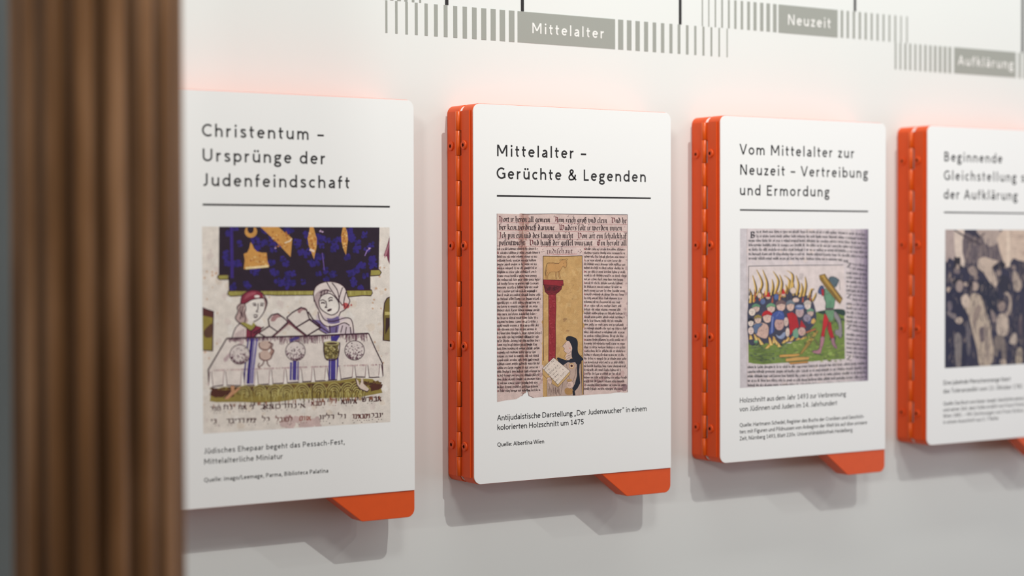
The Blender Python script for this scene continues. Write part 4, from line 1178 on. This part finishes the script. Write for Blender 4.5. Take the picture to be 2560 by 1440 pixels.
def picture_crowd():
    g = random.Random(31)
    s = Sheet(clip=(33.4, 246.0, 100.8, 283.6), H=H4)
    s.frame(2330, 560, 2.667)
    bg = srgb(52, 48, 66)
    s.poly([(60, 20), (1000, 20), (1000, 1000), (60, 1000)], bg)
    P = lambda pts, c, n=3: s.smooth(pts, srgb(*c), n)
    s.layer += 1
    P([(88, 30), (150, 30), (152, 240), (90, 250)], (176, 158, 152)); P([(150, 40), (215, 40), (215, 300), (195, 300), (160, 230)], (214, 196, 182)); P([(215, 60), (320, 100), (470, 50), (470, 240), (330, 260), (215, 240)], (104, 92, 96))
    P([(300, 36), (450, 36), (440, 120), (380, 150), (330, 90)], (176, 158, 148)); P([(470, 36), (1000, 36), (1000, 260), (620, 250), (540, 230), (500, 310), (475, 250)], (206, 184, 166)); s.poly([(500, 50), (514, 50), (520, 290), (500, 300)], srgb(226, 206, 186))
    s.layer += 1
    for _ in range(60):
        x = g.uniform(520, 950); y = g.uniform(60, 220)
        s.line([(x, y), (x + g.uniform(20, 70), y + 3)], 4, srgb(164, 140, 128))
    for _ in range(40):
        x = g.uniform(220, 470); y = g.uniform(60, 240)
        s.line([(x, y), (x + g.uniform(-8, 8), y + 60)], 5, srgb(*g.choice([(70, 62, 72), (140, 124, 118)])))
    s.line([(150, 40), (240, 95), (330, 140)], 12, srgb(66, 56, 64)); s.line([(350, 60), (300, 110), (230, 120)], 9, srgb(80, 68, 72))
    P([(90, 280), (180, 270), (300, 330), (460, 300), (620, 260), (1000, 250), (1000, 980), (90, 980)], (46, 44, 66))
    s.poly([(145, 222), (190, 222), (190, 290), (152, 290)], srgb(40, 34, 44)); s.poly([(135, 285), (200, 285), (200, 300), (135, 300)], srgb(40, 34, 44))
    s.layer += 1
    for _ in range(40):     # distant faces
        x = g.uniform(95, 980); y = g.uniform(270, 460)
        s.ell(x, y, g.uniform(10, 20), g.uniform(14, 26), srgb(*g.choice([(150, 132, 124), (120, 106, 108), (182, 162, 148), (70, 62, 80)])), 10, up=False)
    P([(310, 240), (345, 220), (400, 236), (440, 250), (400, 290), (420, 330), (436, 400), (410, 420), (380, 380), (340, 320), (305, 290)], (196, 176, 160)); P([(240, 300), (270, 280), (300, 320), (290, 350), (250, 330)], (160, 142, 132)); P([(400, 290), (470, 250), (490, 285), (440, 300)], (36, 32, 46))
    P([(440, 370), (480, 340), (520, 370), (520, 440), (470, 460)], (40, 38, 54)); P([(540, 320), (570, 330), (600, 400), (580, 450), (545, 430)], (176, 158, 144)); P([(570, 270), (620, 280), (650, 420), (600, 380)], (60, 54, 66))
    P([(310, 380), (400, 400), (450, 480), (440, 560), (390, 620), (330, 520)], (32, 34, 54))
    # man in dark coat at left
    P([(100, 480), (190, 450), (240, 520), (250, 700), (220, 950), (100, 960)], (36, 36, 60)); P([(130, 380), (180, 362), (215, 385), (200, 400), (150, 400)], (34, 30, 42)); s.ell(182, 415, 26, 40, srgb(158, 140, 134), 14); P([(150, 640), (190, 620), (206, 645), (180, 668)], (184, 166, 152))
    P([(104, 580), (160, 610), (160, 640), (108, 610)], (120, 110, 112)); P([(150, 745), (195, 750), (190, 950), (160, 950)], (126, 118, 116)); P([(104, 520), (130, 520), (132, 570), (108, 580)], (110, 100, 108))
    # figure in a long pale coat
    P([(255, 480), (290, 460), (330, 490), (350, 560), (385, 650), (400, 760), (412, 860), (390, 945), (320, 950), (300, 840), (270, 720), (245, 620), (225, 560)], (186, 168, 150)); P([(200, 480), (240, 470), (250, 540), (220, 560), (195, 520)], (206, 186, 170)); s.ell(285, 415, 26, 32, srgb(176, 156, 144), 12); P([(240, 380), (270, 370), (270, 460), (245, 470)], (40, 34, 50))
    P([(300, 540), (330, 560), (310, 620), (285, 680), (300, 740), (280, 700), (270, 620)], (150, 132, 122)); P([(315, 700), (350, 690), (355, 760), (325, 790)], (110, 96, 98)); P([(350, 660), (372, 700), (380, 820), (372, 930), (350, 800)], (152, 136, 126))
    P([(225, 660), (250, 680), (255, 850), (235, 860)], (104, 98, 104))
    # boy with raised arm
    s.ell(463, 545, 27, 42, srgb(150, 132, 124), 14); P([(435, 540), (445, 505), (480, 500), (492, 530), (470, 515)], (46, 40, 54)); P([(440, 610), (490, 600), (510, 640), (505, 730), (450, 750), (430, 700)], (196, 178, 162)); P([(480, 600), (505, 570), (515, 500), (490, 460), (505, 455), (528, 500), (530, 570), (510, 610)], (178, 160, 146))
    P([(390, 570), (420, 600), (430, 650), (400, 650)], (140, 124, 120)); P([(420, 750), (480, 755), (495, 900), (470, 900), (455, 830), (430, 890), (412, 840)], (122, 110, 104)); P([(455, 905), (490, 905), (492, 940), (460, 945)], (186, 168, 152))
    # right figures
    P([(530, 600), (600, 560), (700, 620), (720, 900), (560, 900), (520, 780)], (44, 42, 62)); P([(540, 730), (565, 740), (560, 800), (515, 790)], (186, 170, 156)); P([(565, 840), (600, 830), (600, 935), (560, 935)], (176, 160, 140)); P([(580, 630), (640, 620), (650, 760), (590, 760)], (92, 78, 84))
    for k in range(5):
        x = 650 + k * 70
        s.ell(x, 430 + 30 * (k % 2), 24, 34, srgb(160, 142, 132), 12); P([(x - 40, 480), (x, 460), (x + 40, 490), (x + 45, 900), (x - 45, 900)], ((50, 46, 64), (120, 104, 102), (40, 38, 56))[k % 3])
    s.layer += 1
    for _ in range(900):
        x = g.uniform(100, 980); y = g.uniform(240, 960)
        s.line([(x, y), (x + g.uniform(-12, 12), y + g.uniform(16, 50))], g.uniform(2, 5), srgb(*g.choice([(36, 34, 52), (44, 40, 58), (96, 86, 92), (150, 134, 124)])), taper=True)
    return s


# ------------------------------------------------------------------ the setting
def build_setting():
    def slab(name, x0, x1, y0, y1, z0, z1, mat):
        bm = bmesh.new()
        add_box(bm, x0, x1, y0, y1, z0, z1)
        o = bm_obj(name, bm, mat)
        o['kind'] = 'structure'
        return o
    wall = slab('wall_back', -0.452, 4.6, 0.0, 0.12, -1.35, 3.2, M_WALL)
    slab('wall_left', -3.6, 1.0, 1.1, 1.2, -1.35, 3.2, M_GREY)
    slab('floor', -4.2, 5.2, -7.0, 1.25, -1.41, -1.35, M_FLOOR)
    return wall


WALL = build_setting()


# ------------------------------------------------------------------ time-line graphics on the wall
def rect_bm(x0, x1, z0, z1, t=0.0003):
    bm = bmesh.new()
    add_box(bm, x0 * MM, x1 * MM, -t, -0.00002, z0 * MM, z1 * MM)
    return bm


ROW_A = [(-78.8, -76.3), (-66.4, -63.5), (-53.6, -50.4), (-41.4, -37.8), (-28.9, -24.9), (-16.6, -11.9), (-4.0, 0.9), (8.5, 13.7),
         (20.9, 26.5), (33.4, 39.4), (45.7, 52.4), (58.4, 65.1), (70.6, 77.9), (83.2, 90.7), (238.9, 246.4), (252.0, 258.7),
         (264.8, 271.2), (277.8, 283.7), (290.9, 296.1), (303.5, 308.5), (316.5, 321.1), (329.3, 333.4), (342.2, 346.1),
         (355.2, 358.4), (368.2, 371.2), (380.9, 383.6), (393.6, 395.9), (406.7, 408.4)]
ROW_B = [(-98.5, -91.0), (-85.5, -79.0), (-72.9, -68.6), (-64.0, -59.2), (-54.8, -50.8), (-45.2, -42.0), (-35.7, -33.3)] + \
        [(367.1, 368.8), (377.3, 379.0), (387.6, 389.7), (398.1, 400.7), (408.9, 411.7), (419.1, 422.6), (429.6, 433.4), (440.2, 444.6),
         (450.5, 455.4), (461.4, 466.7), (471.9, 477.7), (482.9, 488.7), (599.2, 603.5), (609.7, 613.7), (620.4, 624.5), (631.2, 635.1),
         (641.9, 645.7), (652.8, 656.2), (663.5, 666.9), (674.5, 677.7), (685.4, 688.3), (696.2, 699.2), (707.2, 709.4), (718.2, 720.4)]
ROW_C = [(696.9, 699.8), (705.8, 708.8), (714.8, 718.3), (723.8, 727.3), (733.4, 736.9), (742.7, 746.3), (752.1, 756.2), (761.6, 765.7),
         (770.5, 775.2), (779.8, 784.9), (789.1, 794.3), (798.4, 803.6), (938.2, 943.0), (948.5, 953.0), (958.8, 963.0), (969.0, 972.8), (979.2, 982.6)]
for (a, b) in ROW_A + ROW_C:
    bm_obj('timeline_stripe', rect_bm(a, b, 497.0, 532.6), M_GREYINK, WALL)
for (a, b) in ROW_B:
    bm_obj('timeline_stripe', rect_bm(a, b, 533.0, 568.4), M_GREYINK, WALL)
for (x0, x1, z0, z1, txt, tx, te, tz, cap) in ((95.1, 234.3, 497.0, 532.6, 'Mittelalter', 114.9, 216.6, 508.5, 12.2),
                                               (492.1, 593.6, 532.7, 568.4, 'Neuzeit', 507.4, 580.0, 543.8, 13.2),
                                               (809.2, 932.4, 497.3, 532.8, 'Aufklärung', 817.2, 925.5, 509.0, 13.0)):
    blk = bm_obj('timeline_block', rect_bm(x0, x1, z0, z1), M_GREYINK, WALL)
    sh = Sheet()
    letter(sh, txt, tx, tz, cap / CAP, 0.105, end=te)
    sh.build('lettering', blk, (0, -0.0005, 0), M_WHITEINK)['label'] = 'white lettering reading %s' % txt
for (a, b, z0) in ((-2.2, 1.9, 532.9), (99.7, 103.6, 532.9), (331.1, 335.0, 532.9), (622.4, 626.1, 568.9), (943.9, 948.0, 533.2)):
    bm_obj('timeline_marker', rect_bm(a, b, z0, 760.0, 0.0006), M_INK, WALL)


# ------------------------------------------------------------------ reeded wooden column in the foreground
def groove_shade(me, R, dep):  # darkens the vertex colour inside the grooves to deepen their shade
    at = me.color_attributes.new('groove_shade', 'FLOAT_COLOR', 'POINT')
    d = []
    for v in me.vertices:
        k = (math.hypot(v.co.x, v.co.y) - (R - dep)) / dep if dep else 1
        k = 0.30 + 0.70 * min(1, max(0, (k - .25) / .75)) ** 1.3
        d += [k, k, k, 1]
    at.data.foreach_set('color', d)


def build_column():
    root = empty('reeded_column', (-0.5845, -0.4625, -1.35), 'tall dark brown reeded wooden column, blurred at the left edge', 'column')
    root['kind'] = 'thing'
    bm = bmesh.new()
    reeds, seg = 16, 9
    R, dep = 0.0628, 0.013
    zs = [0.12, 0.6, 1.1, 1.35, 1.6, 1.9, 2.4, 4.4]
    rings = []
    a0 = math.radians(-63.6)      # a groove faces the camera's axis
    for z in zs:
        ring = []
        for i in range(reeds):
            for k in range(seg):
                t = k / seg
                r = R - dep * (1 - abs(math.sin(math.pi * t)) ** 0.6)
                a = a0 + (i + t) * 2 * math.pi / reeds
                ring.append(bm.verts.new((r * math.cos(a), r * math.sin(a), z)))
        rings.append(ring)
    n = reeds * seg
    for a, b in zip(rings[:-1], rings[1:]):
        for i in range(n):
            bm.faces.new((a[i], a[(i + 1) % n], b[(i + 1) % n], b[i]))
    bm.faces.new(rings[-1]); bm.faces.new(rings[0][::-1])
    sh = bm_obj('shaft', bm, M_WOOD, root, smooth=True)
    groove_shade(sh.data, R, dep)
    bm = bmesh.new()
    prof = [(0.095, 0.0), (0.095, 0.06), (0.088, 0.066), (0.084, 0.08), (0.076, 0.09), (0.074, 0.104), (0.066, 0.112), (0.064, 0.125)]
    pr = []
    for r, z in prof:
        pr.append([bm.verts.new((r * math.cos(2 * math.pi * i / 40), r * math.sin(2 * math.pi * i / 40), z)) for i in range(40)])
    for a, b in zip(pr[:-1], pr[1:]):
        for i in range(40):
            bm.faces.new((a[i], a[(i + 1) % 40], b[(i + 1) % 40], b[i]))
    bm.faces.new(pr[-1]); bm.faces.new(pr[0][::-1])
    groove_shade(bm_obj('base', bm, M_WOOD, root).data, 0.1, 0)


build_column()

# ------------------------------------------------------------------ hinged display panels
W, H = 276.2, 420.0
BACK = (0.0, -25.0)
FRONT = (-31.5, -52.8)
PLATE = (-52.8, -54.2)


def mm2(pts):
    return [(x * MM, z * MM) for x, z in pts]


def tray_outline():
    pts = [(0, 0), (174.5, 0), (211.5, -28.6), (W, -28.6), (W, H), (0, H)]
    return mm2(fillet(pts, [9, 8, 6, 9, 9, 9]))


def plate_outline():
    return mm2(fillet([(0.45, 0.5), (W - 0.45, 0.5), (W - 0.45, H - 0.5), (0.45, H - 0.5)], [9, 0.5, 8.6, 8.6]))


def box_outline():
    return mm2(fillet([(0, 0), (W, 0), (W, H), (0, H)], [9, 9, 9, 9]))


KN = [29.2 + 27.85 * i for i in range(14)]        # joints between the hinge knuckles
KB = [7.5] + KN + [412.5]


def add_cyl(bm, cx, cy, z0, z1, r, n=20, ch=0.25):
    rr = [(r - ch * MM, z0), (r, z0 + ch * MM), (r, z1 - ch * MM), (r - ch * MM, z1)]
    rings = [[bm.verts.new((cx + q * math.cos(2 * math.pi * i / n), cy + q * math.sin(2 * math.pi * i / n), z)) for i in range(n)] for q, z in rr]
    for a, b in zip(rings[:-1], rings[1:]):
        for i in range(n):
            bm.faces.new((a[i], a[(i + 1) % n], b[(i + 1) % n], b[i]))
    bm.faces.new(rings[0][::-1]); bm.faces.new(rings[-1])


def leaf_mesh(back):
    """side leaf of the piano hinge: a thin plate on the X = 0 side, comb-cut where the other leaf's knuckles run"""
    y_out, y_in = (-4.2, -23.6) if back else (-48.6, -30.4)
    cut = 2.4 if not back else -1.6
    z0, z1 = KB[0], KB[-1]
    r = 2.5
    out = []
    # (depth, z) outline, outer edge first
    sgn = 1 if back else -1
    out += [(y_out, z0 + (0.3 if back else 2.0)), (y_out, z1 - r), (y_out - sgn * r * .3, z1 - r * .3), (y_out - sgn * r, z1)]
    edge = []
    for i in range(15, 0, -1):
        a, b = KB[i], KB[i - 1]
        own = ((i - 1) % 2 == 0) ^ back          # knuckles 0, 2, 4.. belong to the front leaf
        y = y_in if own else y_in - cut if not back else y_in + 1.2
        edge += [(y, a), (y, b)]
    out += edge
    bm = bmesh.new()
    ysc = [(y * MM, z * MM) for y, z in out]
    # strips: build as separate boxes between consecutive z joints so that the comb stays clean
    bm.free()
    bm = bmesh.new()
    lo, hi = min(y_out, y_in), max(y_out, y_in)
    for i in range(15):
        a, b = KB[i], KB[i + 1]
        own = (i % 2 == 0) ^ back
        if back:
            y0, y1 = y_in if own else y_in + 1.2, y_out
        else:
            y0, y1 = y_out, y_in if own else y_in - 2.0
        add_box(bm, -1.5 * MM, 0.0, y0 * MM, y1 * MM, a * MM, b * MM)
    bmesh.ops.remove_doubles(bm, verts=bm.verts[:], dist=1e-6)
    return bm


def screw_mesh():
    """button head with six-lobe socket, axis along -X"""
    bm = bmesh.new()
    n = 36
    prof = [(5.1, 0.0), (5.2, 0.4), (5.15, 1.2), (4.8, 1.65), (4.2, 1.85), (2.9, 1.9)]
    rings = [[bm.verts.new((-x * MM, r * MM * math.cos(2 * math.pi * i / n), r * MM * math.sin(2 * math.pi * i / n))) for i in range(n)] for r, x in prof]
    star = []
    for x in (1.9, 0.4):
        star.append([bm.verts.new((-x * MM, (2.0 + .42 * math.cos(6 * t)) * MM * math.cos(t), (2.0 + .42 * math.cos(6 * t)) * MM * math.sin(t)))
                     for t in [2 * math.pi * i / n for i in range(n)]])
    rings += star
    for a, b in zip(rings[:-1], rings[1:]):
        for i in range(n):
            bm.faces.new((a[i], a[(i + 1) % n], b[(i + 1) % n], b[i]))
    floor = bm.faces.new(rings[-1])
    bmesh.ops.recalc_face_normals(bm, faces=bm.faces[:])
    dark = set(star[1])
    for q in bm.faces:
        if any(v in dark for v in q.verts):
            q.material_index = 1
    return bm


def build_first_panel(label):
    root = empty('display_panel', (0, 0, 0), label, 'panel', 'hinged orange display panels along the wall')
    bb = bm_obj('back_box', prism(box_outline(), BACK[0] - 0.00005, BACK[1] * MM, 0.0006), M_ORANGE, root)
    ip = bm_obj('inner_page', prism(mm2(fillet([(1, 1), (W - 1, 1), (W - 1, H - 1), (1, H - 1)], [9] * 4)), -25.02 * MM, -26.6 * MM, 0.0003), M_PLATE, root)
    ip['label'] = 'white inner page in the gap between the boxes'
    cb = bm_obj('cover_box', prism(tray_outline(), FRONT[0] * MM, FRONT[1] * MM, 0.0006), M_ORANGE, root)
    fp = bm_obj('face_plate', prism(plate_outline(), PLATE[0] * MM, PLATE[1] * MM, 0.00018), M_PLATE, root)
    fp['label'] = 'white printed front plate'
    bm_obj('hinge_leaf', leaf_mesh(True), M_ORANGE, root)
    bm_obj('hinge_leaf', leaf_mesh(False), M_ORANGE, root)
    for i in range(15):
        bm = bmesh.new()
        add_cyl(bm, -2.2 * MM, -26.9 * MM, (KB[i] + .25) * MM, (KB[i + 1] - .25) * MM, 3.1 * MM)
        o = bm_obj('hinge_knuckle', bm, M_KNUCKLE, root, smooth=False)
        for p in o.data.polygons:
            p.use_smooth = abs(p.normal.z) < .5
    first = None
    for z in (374.5, 263.6, 152.3, 41.3):
        for y in (-11.6, -38.4):
            if first is None:
                first = bm_obj('screw', screw_mesh(), [M_ORANGE, M_SOCKET], root, recalc=False)
                for p in first.data.polygons:
                    p.use_smooth = p.material_index == 0 and abs(p.normal.x) < .97
                o = first
            else:
                o = first.copy()
                COL.objects.link(o)
            o.location = (-1.45 * MM, y * MM, z * MM)
            o.rotation_euler = (random.Random(int(z * 7 + y)).uniform(0, 3), 0, 0)
    return root, fp


def copy_panel(root, label, x):
    r = root.copy()
    COL.objects.link(r)
    r['label'] = label
    r.location.x = x
    plate = None
    for ch in root.children:
        c = ch.copy()
        COL.objects.link(c)
        c.parent = r
        if ch.name.startswith('face_plate'):
            plate = c
    return r, plate


def print_plate(plate, heading, rule_z, rule_end, caption, source, picture, piclabel, cap_size=None, src_size=None):
    y = PLATE[1] * MM
    sh = Sheet()
    for t, z, e in heading:
        letter(sh, t, 31.1, z, 17.8, 0.11, end=e)
    sh.build('heading', plate, (0, y - 0.00006, 0), M_INK)
    bm = bmesh.new()
    add_box(bm, 31.0 * MM, rule_end * MM, y - 0.00012, y - 0.00002, (rule_z - 1.0) * MM, (rule_z + 0.9) * MM)
    bm_obj('divider_line', bm, M_INK, plate)
    o = picture().build('printed_picture', plate, (0, y - 0.00004, 0))
    o['label'] = piclabel
    sh = Sheet()
    size = cap_size
    for t, z, e in caption:
        size = letter(sh, t, 30.9, z, size, 0.105, end=e)
    sh.build('caption', plate, (0, y - 0.00006, 0), M_INK)
    sh = Sheet()
    size = src_size
    for t, z, e in source:
        size = letter(sh, t, 30.9, z, size, 0.112, end=e)
    sh.build('source_note', plate, (0, y - 0.00006, 0), M_INK)


# the second panel from the left is built first, the others are copied from it before anything is printed
LAB = ['white and orange display panel headed Christentum, right beside the wooden column',
       'sharp orange display panel headed Gerüchte & Legenden, with a red column picture',
       'orange display panel headed Vertreibung und Ermordung, with a crowd in flames picture',
       'blurred orange display panel at the right edge with a dark crowd picture']
p2, f2 = build_first_panel(LAB[1])
p1, f1 = copy_panel(p2, LAB[0], -0.351)
p3, f3 = copy_panel(p2, LAB[2], 0.351)
p4, f4 = copy_panel(p2, LAB[3], 0.702)

print_plate(f1, [('Christentum –', 373.3, 166.6), ('Ursprünge der', 348.5, 168.0), ('Judenfeindschaft', 323.8, 196.6)], 305.3, 246.0,
            [('Jüdisches Ehepaar begeht das Pessach-Fest,', 55.2, 190.0), ('Mittelalterliche Miniatur', 44.6, 117.8)],
            [('Quelle: imago/Leemage, Parma, Biblioteca Palatina', 26.7, 170.5)], picture_banquet,
            'miniature of two readers at a table under a blue hanging', 7.6, 6.0)
print_plate(f2, [('Mittelalter –', 362.4, 151.8), ('Gerüchte & Legenden', 337.4, 237.6)], 318.7, 245.8,
            [('Antijudaistische Darstellung „Der Judenwucher“ in einem', 69.6, 239.1), ('kolorierten Holzschnitt um 1475', 59.0, 148.5)],
            [('Quelle: Albertina Wien', 40.6, 93.5)], picture_calf_column, 'woodcut of a calf on a red column between text columns')
print_plate(f3, [('Vom Mittelalter zur', 373.5, 219.0), ('Neuzeit – Vertreibung', 348.8, 242.9), ('und Ermordung', 324.1, 176.5)], 306.4, 244.5,
            [('Holzschnitt aus dem Jahr 1493 zur Verbrennung', 72.2, 206.0), ('von Jüdinnen und Juden im 14. Jahrhundert', 61.5, 191.0)],
            [('Quelle: Hartmann Schedel, Register des Buchs der Croniken und Geschich-', 42.7, 238.0),
             ('ten: mit Figuren und Pildnussen von Anbeginn der Welt bis auf dise unnsere', 34.6, 243.0),
             ('Zeit, Nürnberg 1493, Blatt 220v. Universitätsbibliothek Heidelberg', 26.4, 217.5)], picture_woodcut,
            'coloured woodcut of people in flames and a man carrying wood')
print_plate(f4, [('Beginnende', 373.5, 141.2), ('Gleichstellung seit', 348.8, 213.0), ('der Aufklärung', 324.0, 171.6)], 306.4, 244.5,
            [('Eine jubelnde Menschenmenge feiert', 78.6, 160.0), ('das Toleranzedikt vom 13. Oktober 1781', 67.6, 184.0)],
            [('Quelle: Das Buch vom Kaiser Joseph. Geschichte seines Lebens', 51.6, 206.0), ('und seiner Zeit, dem Volke erzählt von Franz Fritsch,', 43.4, 190.0),
             ('Wien 1881. – Mit Zeichnungen von Franz Kollarz, nach', 35.2, 205.0), ('in einem Ausschnitt aus S. 7 Reihe', 27.0, 136.0)], picture_crowd,
            'dark monochrome print of a cheering crowd')
